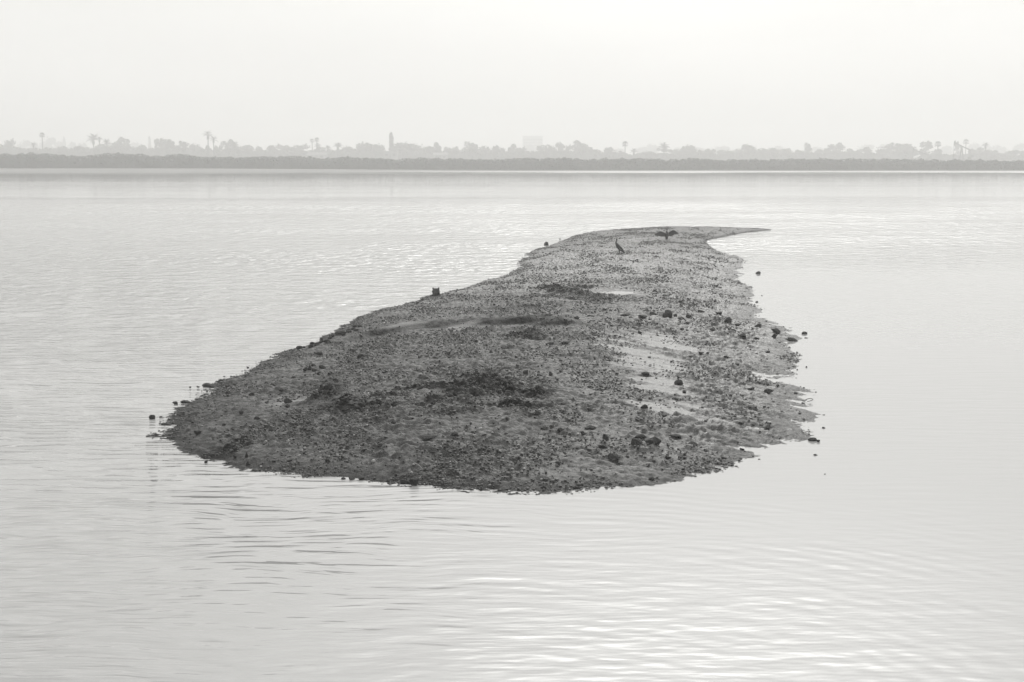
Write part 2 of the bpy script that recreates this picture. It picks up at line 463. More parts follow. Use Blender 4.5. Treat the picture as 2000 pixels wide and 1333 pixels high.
def island_h(x, y, fine=True):
    d = sdist(x, y)
    right = sstep(0.0, 5.0, x - (y - 22) * 0.12)
    front = sstep(26, 19, y)
    slope_len = 2.2 + 1.6 * right
    base = np.where(d > 0, (0.31 + 0.04 * front) * (1 - np.exp(-np.maximum(d, 0) / slope_len)), 0.13 * d)
    s = sand_mask(x, y); dk = dark_mask(x, y); scm = scarp_mask(x, y); dk0 = np.clip(dk - scm, 0, 1)
    flat = np.clip(blob(x, y, 1302, 466, 30, 9) + blob(x, y, 1209, 494, 16, 9), 0, 1)
    k = (1 - 0.85 * s) * (1 - 0.8 * scm) * (1 - 0.9 * flat) * (1 - 0.7 * sstep(58, 68, y))
    edge = sstep(-0.5, 1.0, d)
    tip = sstep(58, 68, y)
    base = base + 0.05 * tip * sstep(-0.05, 0.15, d)
    n = 0.05 * perlin(x / 2.6, y / 3.4, 1) + 0.035 * perlin(x / 0.9, y / 1.1, 2) * k
    n = n * (0.35 + 0.65 * edge)
    # rubble: lumpy, with tidal streaks across
    rub = 0.06 * perlin(x / 0.42, y / 0.36, 4) + 0.075 * np.abs(perlin(x / 0.2, y / 0.17, 5))
    rub = rub + 0.045 * perlin(x / 0.09, y / 0.085, 6)
    # streaks
    u, v = streak_uv(x, y)
    st = (0.045 + 0.03 * right) * perlin(u / 1.9, v / 0.30, 7) + 0.026 * perlin(u / 0.5, v / 0.12, 17)
    # little mud ledges: small scarps along winding contours, flats between
    led = 0.0
    for su, sv, amp_, sd_ in ((1.5, 0.55, 0.040, 51), (0.62, 0.24, 0.030, 54), (0.28, 0.12, 0.018, 57)):
        f_ = fbm(u / su, v / sv, 2, sd_) * 3.0
        fr = f_ - np.floor(f_)
        led = led + amp_ * (np.abs(fr - 0.5) < 0.5) * (sstep(0.0, 0.22, fr) - fr)
    st = st + led * 1.3 - 0.047
    amt = (0.55 + 0.75 * dk0 + 0.45 * fbm(x / 1.7, y / 2.2, 2, 21))
    n = n + (rub * np.clip(amt, 0.15, 1.6) * k + st * (0.45 + 0.35 * right) * k) * (0.4 - 0.16 * right + (0.6 + 0.16 * right) * sstep(-0.3, 1.4, d))
    n = n + 0.006 * perlin(x / 0.12, y / 0.1, 9) * s
    h = base + n
    for (xs, ys), amp, wid in ((SC1, 0.14, 0.3), (SC2, 0.05, 0.3)):
        yc = np.interp(x, xs, ys)
        win = sstep(xs[0] - 0.5, xs[0] + 1.0, x) * sstep(xs[-1] + 0.5, xs[-1] - 1.5, x)
        q = y - yc
        h = h + amp * win * np.where(q < 0.2, sstep(-wid, 0.2, q), np.exp(-np.maximum(q - 0.2, 0) / 3.5)) - 0.05 * win * np.exp(-((q + 0.9) / 0.7) ** 2)
    h = h + 0.20 * blob(x, y, 640, 765, 22, 16) + 0.14 * blob(x, y, 672, 792, 30, 10) + 0.10 * blob(x, y, 1262, 862, 38, 9)
    # shallow hollow that holds the pool
    q = ((x - PUD.x) / 0.52) ** 2 + ((y - PUD.y) / 0.60) ** 2
    h = np.where(q < 4, h * sstep(0.6, 4, q) + (0.205 + 0.026 * q) * (1 - sstep(0.6, 4, q)), h)
    return h

ix = np.arange(-7.2, 15.2, 0.036)
dys, iy = [], [15.5]
while iy[-1] < 85.5:
    iy.append(iy[-1] + 0.034 * max(1.0, (iy[-1] / 22) ** 1.1))
iy = np.array(iy)
IX, IY = np.meshgrid(ix, iy)
D0 = sdist(IX, IY)
near = D0 > -1.6
IZ = np.full(IX.shape, -0.4)
IZ[near] = island_h(IX[near], IY[near])
nx, ny = len(ix), len(iy)
idx = np.arange(nx * ny).reshape(ny, nx)
keep = (near[:-1, :-1] & near[1:, 1:] & near[1:, :-1] & near[:-1, 1:])
fq = np.stack([idx[:-1, :-1], idx[:-1, 1:], idx[1:, 1:], idx[1:, :-1]], -1)[keep]
used = np.unique(fq)
remap = np.full(nx * ny, -1); remap[used] = np.arange(len(used))
VX, VY, VZ = IX.ravel()[used], IY.ravel()[used], IZ.ravel()[used]

def mud_material():
    t = NT('island_mud')
    P, X, Y, Z = t.pos()
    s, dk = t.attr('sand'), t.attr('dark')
    n = t.noise(t.map(P, (1.1, 1.4, 1)), 1.0, 5, 0.65)
    n2 = t.noise(t.map(P, (11, 12, 11)), 1.0, 3, 0.65)
    base = t.rng(t.m('ADD', t.m('MULTIPLY', n, 0.5), t.m('MULTIPLY', n2, 0.5)), 0.36, 0.64, 0.010, 0.045, False)
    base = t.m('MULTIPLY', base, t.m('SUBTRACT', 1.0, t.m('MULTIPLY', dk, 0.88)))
    v = t.m('ADD', t.m('MULTIPLY', base, t.m('SUBTRACT', 1.0, s)), t.m('MULTIPLY', t.rng(n2, 0.3, 0.7, 0.15, 0.22), s))
    # wet margin just above the waterline is darker mud
    wet = t.rng(Z, 0.02, 0.12, 0.72, 1.0)
    t.put(t.bsdf.inputs['Base Color'], t.grey(t.m('MULTIPLY', v, wet)))
    wetf = t.attr('wet')
    t.put(t.bsdf.inputs['Roughness'], t.m('SUBTRACT', t.rng(n2, 0.3, 0.7, 0.36, 0.7), t.m('MULTIPLY', wetf, 0.18)))
    t.put(t.bsdf.inputs['Specular IOR Level'], t.m('MULTIPLY', t.m('MULTIPLY', t.rng(Z, 0.015, 0.10, 0.3, 1.0), t.m('ADD', 0.28, t.m('MULTIPLY', wetf, 0.58))), t.m('SUBTRACT', 1.0, t.m('MULTIPLY', dk, 0.95))))
    t.bump(t.noise(t.map(P, (22, 22, 22)), 1.0, 4, 0.7), 1.0, 0.02)
    return t.mat
M['mud'] = mud_material()
me = mesh_np('mudbank_island', np.stack([VX, VY, VZ], -1), remap[fq], 4, M['mud'], True)
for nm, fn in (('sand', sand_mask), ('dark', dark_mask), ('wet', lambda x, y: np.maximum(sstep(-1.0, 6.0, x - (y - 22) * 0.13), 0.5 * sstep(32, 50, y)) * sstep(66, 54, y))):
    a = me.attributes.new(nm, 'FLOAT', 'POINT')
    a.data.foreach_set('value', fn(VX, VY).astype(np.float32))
isl = link('mudbank_island', me)
tag(isl, 'long dark mudbank strewn with rubble lying in the lagoon', 'mudbank', kind='structure')

def ground_pt(px, py):
    z = 0.2
    for _ in range(6):
        p = on_plane(px, py, z)
        z = max(float(island_h(np.array([p.x]), np.array([p.y]))[0]), 0.0)
    return on_plane(px, py, z)

# little pool on the bank
bm = bmesh.new()
vs = [bm.verts.new((PUD.x + (0.52 + 0.10 * math.sin(3 * a + 1)) * math.cos(a), PUD.y + (0.58 + 0.08 * math.sin(2 * a)) * math.sin(a), 0.236)) for a in np.linspace(0, 2 * math.pi, 40, endpoint=False)]
bm.faces.new(vs)
t = NT('pool_water'); t.set(Roughness=0.03, IOR=1.33); t.put(t.bsdf.inputs['Base Color'], t.grey(0.2))
t.bump(t.noise(t.map(t.pos()[0], (3, 3, 3)), 1.0, 2), 1.0, 0.002)
pool = link('tide_pool', bm_mesh('tide_pool', bm, t.mat))
tag(pool, 'small bright tide pool in a hollow of the mudbank', 'tide pool', kind='structure')

# ------------------------------------------------------------------ stones
def rock_mesh(name, seed, sub, mat, ang=1.0, flat=0.75):
    r = random.Random(seed)
    bm = bmesh.new()
    bmesh.ops.create_icosphere(bm, subdivisions=sub, radius=0.5)
    # cut by random planes for angular faces
    for _ in range(13):
        nrm = Vector((r.gauss(0, 1), r.gauss(0, 1), r.gauss(0, 1))).normalized()
        lim = r.uniform(0.20, 0.40)
        for v in bm.verts:
            d = v.co.dot(nrm)
            if d > lim: v.co -= nrm * (d - lim) * ang
    ox, oy = r.uniform(0, 50), r.uniform(0, 50)
    for v in bm.verts:
        k = float(perlin(np.array([v.co.x * 3 + ox + v.co.z]), np.array([v.co.y * 3 + oy - v.co.z * 2]))[0])
        v.co *= 1 + 0.16 * k
    # normalise to a unit box, base at zero
    lo = [min(v.co[i] for v in bm.verts) for i in range(3)]; hi = [max(v.co[i] for v in bm.verts) for i in range(3)]
    for v in bm.verts:
        v.co = Vector([(v.co[i] - (lo[i] + hi[i]) / 2) / (hi[i] - lo[i]) for i in range(3)]); v.co.z += 0.5
    return bm_mesh(name, bm, mat, False)

ROCKS = [rock_mesh('stone', 100 + i, 3, M['rock'], 1.0) for i in range(9)]
ROUND = [rock_mesh('stone', 150 + i, 3, M['rock'], 0.55) for i in range(3)]
SLABS = [rock_mesh('stone_slab', 200 + i, 3, M['rock'], 1.0) for i in range(3)]
# pointed stones
def pointed(seed):
    me = rock_mesh('stone', seed, 3, M['rock'], 1.0)
    for v in me.vertices:
        k = max(0.12, 1 - v.co.z * 0.9); v.co.x *= k * 1.15; v.co.y *= k * 1.15
    return me
POINTED = [pointed(301), pointed(302)]

rr = random.Random(11)
def stone(px, py, w, h, label, group=None, meshes=ROCKS, sink=0.22, water=False, name='stone', cat='stone', yaw=None):
    p = on_plane(px, py, 0) if water else ground_pt(px, py)
    k = p.y / F
    W, Hh = w * k, h * k
    D = W * rr.uniform(0.75, 1.0)
    o = link(name, rr.choice(meshes))
    o.rotation_euler = (0, 0, rr.choice((0, math.pi)) + rr.uniform(-0.35, 0.35) if yaw is None else yaw)
    zs = Hh * (1 + sink) * (1.0 if water else 0.95)
    o.scale = (W, D, zs)
    base = 0.0 if water else float(island_h(np.array([p.x]), np.array([p.y + D * 0.35]))[0])
    o.location = (p.x, p.y + D * 0.35, p.z + 0.25 * max(-0.1, min(0.06, base - p.z)) - zs * sink * 1.15 if not water else -zs * sink)
    tag(o, label, cat, group)
    return o

LG = 'dark angular stone lying among the rubble of the mudbank'
GG = 'loose stones on the mudbank'
generic = [
 (444,770,11,7),(444,758,10,6),(490,760,14,6),(491,772,13,6),(532,755,10,8),(547,765,13,8),(572,740,12,5),
 (471,811,9,9),(437,832,9,6),(577,834,12,8),(565,817,14,6),(502,820,14,8),(462,857,8,5),(385,847,15,7),(565,903,12,6),(459,895,8,6),
 (691,688,7,7),(682,709,8,6),(734,682,18,6),(778,653,9,5),(762,658,8,5),(875,692,9,7),(978,625,8,5),(908,751,16,8),(714,781,16,7),
 (846,791,11,6),(750,779,10,6),(740,804,10,5),(857,811,9,6),(831,822,9,6),(768,826,10,6),(700,786,12,6),(740,790,12,7),
 (1027,730,10,9),(1053,737,10,8),(1052,729,6,5),(1076,733,8,8),(1065,751,11,5),(1096,844,16,9),(1138,850,10,9),(1154,839,24,7),
 (1183,857,12,10),(1178,876,19,9),(1337,768,8,6),(1243,761,7,4),(1355,837,8,7),(1126,956,16,7),(1201,892,28,8),(1305,895,12,7),
 (1126,623,12,6),(1127,606,22,5),(1276,614,14,6),(1262,610,16,6),(1256,620,20,5),(1223,618,22,5),(1249,627,12,4),(1270,627,8,5),
 (1332,627,16,8),(1347,621,13,8),(1344,635,9,6),(1319,620,8,8),(1195,639,7,5),(1178,638,7,4),(1105,671,21,5),(1075,673,16,5),
 (1151,679,9,4),(1090,686,7,5),(1139,653,9,4),(1059,622,12,4),(1154,618,16,4),(1232,622,9,4),
 (1442,639,13,8),(1430,648,16,8),(1391,641,18,10),(1393,648,14,7),(1346,622,13,8),(1451,660,15,9),(1479,667,13,8),
 (1482,640,16,8),(1517,650,18,9),(1467,762,16,7),(1503,768,18,9),(1499,754,8,5),(1470,793,9,5),(1318,857,26,7),(1251,857,26,9),
 (670,937,10,5),(705,938,14,6),(760,942,12,5),(1061,955,14,6),(640,901,10,5),(530,842,12,5),(612,852,14,6),(700,850,12,5),
 (1015,640,9,5),(1000,655,8,4),(930,668,8,4),(960,690,9,5),(1010,700,8,5),(985,715,9,5),(880,720,9,5),(820,700,8,5),
 (950,770,14,7),(880,775,14,7),(920,790,12,6),(990,780,12,6),(1030,765,11,6),(860,760,12,6),(820,760,14,5),(1020,800,12,5),
 (1100,790,10,5),(1150,800,10,5),(1060,840,12,6),(990,850,10,5),(930,870,12,5),(820,880,14,5),(740,870,12,5),(1010,900,14,6),
 (1090,905,12,5),(1420,700,12,5),(1400,720,10,5),(1440,715,10,5),(1350,700,12,5),(1370,690,12,5),(1400,672,10,5),(1500,690,10,5),
 (1420,760,12,5),(1450,830,12,6),(1500,840,14,6),(1400,850,12,5),(1450,880,10,5),(1300,580,12,5),(1330,590,10,5),(1280,570,9,5),
 (1370,612,14,7),(1405,615,12,6),(1250,590,9,4),(1190,585,9,4),(1090,560,8,4),(1400,560,8,4),(1350,545,8,4),(1300,540,7,3)]
def zone(px, py, w, h):
    shape = 'flat low' if w / h >= 2.4 else ('chunky' if w >= 12 else 'small')
    spots = ((500, 790, 'on the mud around the leaning upright stone'), (720, 790, 'beside the black weedy mound'), (930, 770, 'in the dark rubble of the bank'),
             (800, 670, 'just in front of the low mud ridge'), (1060, 745, 'between the dark rubble and the pale sand'), (1160, 860, 'between the front waterline and the concrete block'),
             (1260, 615, 'in the stone band behind the pale sand'), (1120, 660, 'where the mud ridge ends by the pale sand'), (1400, 645, 'on the glassy-water flank below the stone band'),
             (1440, 780, 'on the streaked mud along the glassy water'), (1290, 570, 'near the tide pool'), (720, 920, 'along the front waterline near the broken rock'),
             (900, 870, 'near the long low slab'))
    where = min(spots, key=lambda q: math.hypot((q[0] - px), (q[1] - py) * 2.0))[2]
    return shape + ' dark stone ' + where
for a in generic: stone(*a, zone(*a), GG)

# line of stones edging the waterline on the bank's flank
for k in range(22):
    u = k / 21
    px, py = 612 + 92 * u + rr.uniform(-4, 4), 674 - 36 * u + rr.uniform(-3, 6)
    stone(px, py, rr.uniform(6, 15), rr.uniform(4, 8), 'dark rounded stone in the cluster edging the waterline beside the low mud ridge', 'stones clustered at the waterline', ROUND)
for a in ((584,683,13,8),(608,680,13,8),(593,680,7,4)):
    stone(*a, 'dark stone perched at the waterline just outside the edging cluster', 'stones perched at the waterline', ROUND)

# single stones one can name
stone(562,791,18,15,'large dark upright stone leaning over a smaller one on open mud', meshes=[ROCKS[2]])
stone(560,798,11,7,'small dark stone tucked under the leaning upright stone', meshes=[ROCKS[4]])
stone(481,894,9,13,'small sharply pointed stone near the front waterline of the mudbank', meshes=[POINTED[0]])
stone(484,909,15,9,'low wedge of dark stone touching the front waterline', meshes=[POINTED[1]])
stone(604,725,14,15,'tall pointed dark stone in a small heap of stones', meshes=[POINTED[1]])
for a in ((596,724,11,8),(614,727,13,8),(622,734,9,9),(629,720,14,9),(612,716,10,6)):
    stone(*a, 'dark stone in the small heap around the tall pointed one', 'heap of stones')
stone(623,695,16,9,'dark hump-backed stone standing alone above the heap of stones', meshes=[ROCKS[1]])
stone(675,808,21,14,'big round-topped dark boulder below the black weedy mound', meshes=[ROUND[0]])
stone(665,824,17,10,'dark peaked stone just in front of the round-topped boulder', meshes=[POINTED[1]])
stone(703,701,13,11,'square-ended dark block with a flat piece trailing beside it', meshes=[ROCKS[5]])
stone(718,697,22,5,'flat dark slab trailing from the square-ended block', meshes=SLABS, name='stone_slab', cat='slab')
stone(839,856,34,5,'long low dark slab lying flat on smooth mud', meshes=SLABS, name='stone_slab', cat='slab')
stone(888,853,14,9,'rounded dark stone beside the long low slab', meshes=[ROUND[1]])
stone(809,949,21,16,'broken dark rock with pale edges sitting in the front waterline', meshes=[ROCKS[3]])
stone(687,938,13,6,'small dark stone wetted by the front waterline near pale foam', meshes=[ROCKS[6]])
stone(1277,868,33,15,'large flat-topped square block of broken concrete', meshes=[ROCKS[7]], name='concrete_block', cat='block')
stone(1246,870,28,13,'tilted dark slab leaning on the flat-topped concrete block', meshes=[ROCKS[0]], name='stone_slab', cat='slab')
stone(1351,877,23,13,'broad dark hump of stone beyond the concrete block, towards the glassy side', meshes=[ROUND[2]])
stone(1273,939,13,7,'lone rounded stone at the front waterline below the concrete block', meshes=[ROUND[0]])
stone(1261,735,17,8,'dark flattened stone casting a streak on the smooth pale sand', meshes=[ROCKS[1]])
stone(1326,753,18,12,'dark round boulder at the edge of the smooth pale sand', meshes=[ROUND[1]])
stone(1258,798,16,9,'dark stone at the near end of the pale sand patch', meshes=[ROCKS[8]])
stone(1250,652,8,6,'small dark stone alone in the middle of the pale sand', meshes=[ROCKS[4]])
stone(1285,656,5,3,'tiny dark pebble alone on the pale sand', meshes=[ROCKS[6]])
stone(1133,685,8,7,'small peaked stone amid fine gravel by the pale sand', meshes=[POINTED[0]])
stone(1304,620,20,17,'tallest dark boulder in the band of stones across the bank', meshes=[ROUND[2]])
stone(1422,630,15,13,'blocky dark boulder among stones on the glassy-water flank', meshes=[ROCKS[2]])
stone(1513,661,12,10,'blocky stone close to the glassy water edge', meshes=[ROCKS[5]])
stone(1549,667,22,8,'flat dark stone jutting from the bank into glassy water', meshes=[ROCKS[0]])
stone(1224,564,5,3,'tiny dark stone beside the tide pool', meshes=[ROCKS[3]])
stone(825,588,7,6,'small square stone on the waterline near the wooden stump', meshes=[ROCKS[5]])
stone(816,593,8,4,'low stone at the waterline a step from the small square stone', meshes=[ROCKS[1]])
stone(894,568,3,5,'tiny upright stone on the skyline of the bank beyond the stump', meshes=[POINTED[0]])
# in the water
W_ = dict(water=True, sink=0.3)
stone(296,819,13,9,'dark round stone standing clear in the rippled water off the bank tip', meshes=[ROUND[0]], **W_)
stone(341,790,12,6,'flat dark stone awash just off the rippled edge of the bank', meshes=[ROCKS[1]], **W_)
stone(361,788,22,6,'low dark ledge of stone awash at the rippled edge', meshes=[ROCKS[7]], **W_)
stone(409,757,30,8,'long dark slab awash along the rippled edge of the bank', meshes=SLABS, name='stone_slab', cat='slab', **W_)
stone(429,749,13,9,'dark stone resting at the end of the long awash slab', meshes=[ROCKS[2]], **W_)
stone(324,831,21,4,'thin dark ledge awash at the tip of the bank', meshes=SLABS, name='stone_slab', cat='slab', **W_)
stone(402,905,7,7,'small dark stone alone in the water off the front of the bank', meshes=[ROCKS[6]], **W_)
stone(484,719,5,3,'tiny dark stone awash off the rippled flank of the bank', meshes=[ROCKS[4]], **W_)
for a in ((371,758,4,3),(387,757,7,3),(394,765,3,2),(404,766,4,3)):
    stone(*a, 'tiny dark stone awash beside the long slab', 'pebbles beside the awash slab', **W_)
stone(1067,480,9,8,'dark rounded stone in the water off the narrow end of the bank', meshes=[ROUND[1]], **W_)
stone(1094,468,4,2,'tiny stone in the water beyond the rounded one at the narrow end', meshes=[ROCKS[3]], **W_)
stone(1481,535,10,5,'dark stone standing alone in the glassy water by the notch in the bank', meshes=[ROUND[2]], **W_)
stone(1478,591,6,3,'small stone awash at the glassy edge of the bank', meshes=[ROCKS[0]], **W_)
stone(1488,578,3,1.5,'sliver of stone just breaking the glassy water', meshes=[ROCKS[0]], **W_)
stone(1572,653,12,5,'dark stone mirrored in glassy water off the jutting flat stone', meshes=[ROUND[0]], **W_)
stone(1575,661,7,1.5,'sliver of stone breaking the surface beside the mirrored stone', meshes=[ROCKS[1]], **W_)
stone(1548,719,7,4,'small stone paired with a smaller one at the glassy edge', meshes=[ROCKS[4]], **W_)
stone(1553,717,3.5,2.5,'the smaller of a pair of stones at the glassy edge', meshes=[ROCKS[6]], **W_)
stone(1575,718,4,3,'tiny stone alone in glassy water beyond the pair', meshes=[ROCKS[8]], **W_)
stone(1569,789,7,3,'small stone awash at the glassy edge by a thin looped twig', meshes=[ROCKS[2]], **W_)
stone(1588,862,18,7,'large smooth oval stone mirrored in the glassy water', meshes=[ROUND[1]], **W_)
stone(1599,864,7,5,'small stone touching the large oval one in glassy water', meshes=[ROCKS[3]], **W_)
stone(1609,837,7,3,'small low stone in glassy water beyond the large oval one', meshes=[ROCKS[7]], **W_)
stone(1593,890,9,2.5,'thin wedge of stone breaking the water in front of the large oval one', meshes=[ROCKS[5]], **W_)
stone(1611,927,4,1.5,'tiny speck of stone alone in open glassy water', meshes=[ROCKS[0]], **W_)

for a in ((632,748,14,12),(640,757,18,12),(650,765,20,12),(636,768,16,9),(660,776,22,12),(648,780,18,10),(672,783,20,11),(684,790,18,9),(664,794,20,9),(696,797,16,8),(706,790,16,7),(718,800,14,6)):
    stone(*a, 'black weed-covered lump in the broken ridge of the weedy mound', 'lumps of the weedy mound')
# black weedy mound: clumps lying over it
bmw = bmesh.new()
c0 = ground_pt(640, 768)
for k in range(1500):
    u = rr.random()
    px = 632 + 66 * u + rr.gauss(0, 9); py = 748 + 44 * u + rr.gauss(0, 9)
    p = on_plane(px, py, 0.3)
    z = float(island_h(np.array([p.x]), np.array([p.y]))[0])
    q = Vector((p.x, p.y, z + rr.uniform(0.0, 0.015)))
    a = rr.uniform(0, 6.28); L = rr.uniform(0.06, 0.2); w = rr.uniform(0.008, 0.02)
    d = Vector((math.cos(a), math.sin(a), rr.uniform(-0.12, 0.10))).normalized() * L
    s_ = Vector((-math.sin(a), math.cos(a), 0)) * w
    up = Vector((0, 0, 0.012))
    v = [bmw.verts.new(x) for x in (q - s_, q + s_, q + d * 0.5 + s_ + up, q + d * 0.5 - s_ + up, q + d)]
    bmw.faces.new((v[0], v[1], v[2], v[3])); bmw.faces.new((v[3], v[2], v[4]))
M['weed'] = simple('weed', 0.006, 0.014, 0.6, 5.0)
wd = link('seaweed', bm_mesh('seaweed', bmw, M['weed']))
tag(wd, 'black tangled seaweed heaped on a low mound of the mudbank', 'seaweed', kind='stuff')

# gravel and shell rubble: uncountable, one object
def gravel(n, seed):
    g = np.random.default_rng(seed)
    # low icosahedron stones
    ph = (1 + 5 ** 0.5) / 2
    base = np.array([(-1, ph, 0), (1, ph, 0), (-1, -ph, 0), (1, -ph, 0), (0, -1, ph), (0, 1, ph), (0, -1, -ph), (0, 1, -ph), (ph, 0, -1), (ph, 0, 1), (-ph, 0, -1), (-ph, 0, 1)]) / 1.9
    tri = np.array([(0,11,5),(0,5,1),(0,1,7),(0,7,10),(0,10,11),(1,5,9),(5,11,4),(11,10,2),(10,7,6),(7,1,8),(3,9,4),(3,4,2),(3,2,6),(3,6,8),(3,8,9),(4,9,5),(2,4,11),(6,2,10),(8,6,7),(9,8,1)])
    # even cover as seen: sample more densely near, fewer far
    xs, ys = [], []
    tot = 0
    while tot < n:
        y = 16.8 * (80 / 16.8) ** g.uniform(0, 1, n)
        x = g.uniform(-7, 14.5, n)
        ok = g.uniform(0, 1, n) < 0.25 + 0.75 * (y / 80)
        x, y = x[ok], y[ok]
        d = sdist(x, y)
        s = sand_mask(x, y); dk = dark_mask(x, y)
        rt = sstep(0.0, 5.0, x - (y - 22) * 0.12)
        dens = 0.42 - 0.48 * np.maximum(rt, 0.8 * sstep(36, 60, y)) + 0.6 * dk + 1.0 * fbm(x / 1.5, y / 2.0, 3, 41)
        ok = (d > -0.25) & (g.uniform(0, 1, len(x)) < np.clip(dens, 0.03, 1) * (1 - 0.9 * s) * (1 - 0.9 * scarp_mask(x, y))) & (((x - PUD.x) ** 2 + (y - PUD.y) ** 2) > 0.6)
        xs.append(x[ok]); ys.append(y[ok]); tot += ok.sum()
    x = np.concatenate(xs)[:n]; y = np.concatenate(ys)[:n]
    z = island_h(x, y)
    sz = g.lognormal(math.log(0.0125), 0.38, n) * (0.85 + y / 90)
    sz = np.clip(sz, 0.006, 0.032)
    V = base[None] * (1 + g.normal(0, 0.16, (n, 12, 1)))
    V = V * np.stack([g.uniform(0.8, 1.35, n), g.uniform(0.7, 1.2, n), g.uniform(0.35, 0.95, n)], -1)[:, None, :]
    a = g.uniform(0, 6.28, n); c, s_ = np.cos(a)[:, None], np.sin(a)[:, None]
    V = np.stack([V[..., 0] * c - V[..., 1] * s_, V[..., 0] * s_ + V[..., 1] * c, V[..., 2]], -1)
    V = V * sz[:, None, None] + np.stack([x, y, z + sz * 0.15], -1)[:, None, :]
    Fc = tri[None] + (np.arange(n) * 12)[:, None, None]
    return V.reshape(-1, 3), Fc.reshape(-1, 3), np.repeat(dark_mask(x, y), 12)
t = NT('gravel')
gi = t.n.new('ShaderNodeNewGeometry')
tone = t.rng(gi.outputs['Random Per Island'], 0.0, 1.0, 0.015, 0.07, False)
shell = t.rng(gi.outputs['Random Per Island'], 0.955, 0.965, 0.0, 0.25)
t.put(t.bsdf.inputs['Base Color'], t.grey(t.m('MULTIPLY', t.m('ADD', tone, shell), t.m('SUBTRACT', 1.0, t.m('MULTIPLY', t.attr('dark'), 0.75))))); t.set(Roughness=0.5)
M['gravel'] = t.mat
GV, GF_, GD = gravel(75000, 5)
gm = mesh_np('gravel', GV, GF_, 3, M['gravel'], False)
ga = gm.attributes.new('dark', 'FLOAT', 'POINT'); ga.data.foreach_set('value', GD.astype(np.float32))
gv = link('gravel', gm)
tag(gv, 'fine gravel, shell and mud crumbs covering the mudbank', 'gravel', kind='stuff')

# ------------------------------------------------------------------ wooden stump
def stump():
    p = ground_pt(851, 579)
    k = p.y / F
    e = empty('wooden_stump', (p.x, p.y + 0.08, p.z - 0.06))
    w, h = 13.5 * k, 16.5 * k + 0.06
    bm = bmesh.new()
    n, lv = 22, 9
    rs = []
    for j in range(lv):
        t_ = j / (lv - 1); ring = []
        for i in range(n):
            a = 2 * math.pi * i / n
            r = w / 2 * (1.0 - 0.06 * t_ + 0.09 * math.sin(7 * a + 2 * t_) + 0.05 * math.sin(13 * a))
            z = h * t_
            if j == lv - 1: z = h * (0.90 + 0.12 * abs(math.cos(a)) ** 3 + 0.02 * math.sin(5 * a))
            ring.append(bm.verts.new((r * math.cos(a), r * math.sin(a), z)))
        rs.append(ring)
    for a, b in zip(rs, rs[1:]):
        for i in range(n): bm.faces.new((a[i], a[(i + 1) % n], b[(i + 1) % n], b[i]))
    c = bm.verts.new((0, 0, h * 0.82))
    for i in range(n): bm.faces.new((rs[-1][i], rs[-1][(i + 1) % n], c))
    link('post', bm_mesh('post', bm, M['stump_wood']), e)
    bm = bmesh.new()
    for i in range(26):
        a = rr.uniform(0, 6.28); z = rr.uniform(0.02, h * 0.7)
        add_box(bm, (w * 0.5 * math.cos(a), w * 0.5 * math.sin(a), z), (0.035, 0.03, 0.03), Matrix.Rotation(a, 3, 'Z') @ Matrix.Rotation(rr.uniform(-.6, .6), 3, 'X'))
    link('barnacle_crust', bm_mesh('barnacle_crust', bm, M['rock']), e)
    tag(e, 'ragged wooden post stump with a notched top at the water edge', 'stump')
stump()

# thin twigs: one looped in the glassy edge, pale sticks on the front bank
def twig(name, pts, r, label, mat):
    bm = bmesh.new(); add_tube(bm, pts, [r] * len(pts), 6)
    o = link(name, bm_mesh(name, bm, mat)); tag(o, label, 'twig')
p = on_plane(1572, 786); q = on_plane(1586, 785)
twig('looped_twig', [(p.x + (q.x - p.x) * (0.5 - 0.5 * math.cos(a)), p.y + 0.10 * math.sin(a), 0.004 + 0.05 * math.sin(a / 2)) for a in np.linspace(0.1, 5.4, 16)], 0.006, 'thin looped twig sticking out into the glassy water', M['bark'])
M['driftwood'] = simple('driftwood', 0.22, 0.36, 0.8, 8.0)
a_, b_ = ground_pt(808, 912), ground_pt(826, 922)
twig('driftwood_stick', [a_ + Vector((0, 0, 0.05)), (a_ + b_) / 2 + Vector((0, 0, 0.06)), b_ + Vector((0, 0, 0.03))], 0.008, 'pale thin driftwood stick lying on mud above the broken rock', M['driftwood'])

# ------------------------------------------------------------------ cormorants
def skin_mesh(name, verts, edges, radii, mat, root=0, sub=2):
    me = bpy.data.meshes.new(name)
    me.from_pydata([Vector(v) for v in verts], edges, [])
    o = bpy.data.objects.new('tmp', me); COL.objects.link(o)
    sk = o.modifiers.new('s', 'SKIN'); sk.use_smooth_shade = True
    for i, r in enumerate(radii):
        me.skin_vertices[0].data[i].radius = r if isinstance(r, tuple) else (r, r)
    me.skin_vertices[0].data[root].use_root = True
    sb = o.modifiers.new('d', 'SUBSURF'); sb.levels = sb.render_levels = sub
    dg = bpy.context.evaluated_depsgraph_get()
    out = bpy.data.meshes.new_from_object(o.evaluated_get(dg))
    bpy.data.objects.remove(o)
    out.name = name
    out.materials.clear(); out.materials.append(mat)
    for pl in out.polygons: pl.use_smooth = True
    return out

def join_meshes(name, parts, mat):
    bm = bmesh.new()
    for m_ in parts: bm.from_mesh(m_)
    return bm_mesh(name, bm, mat, True)

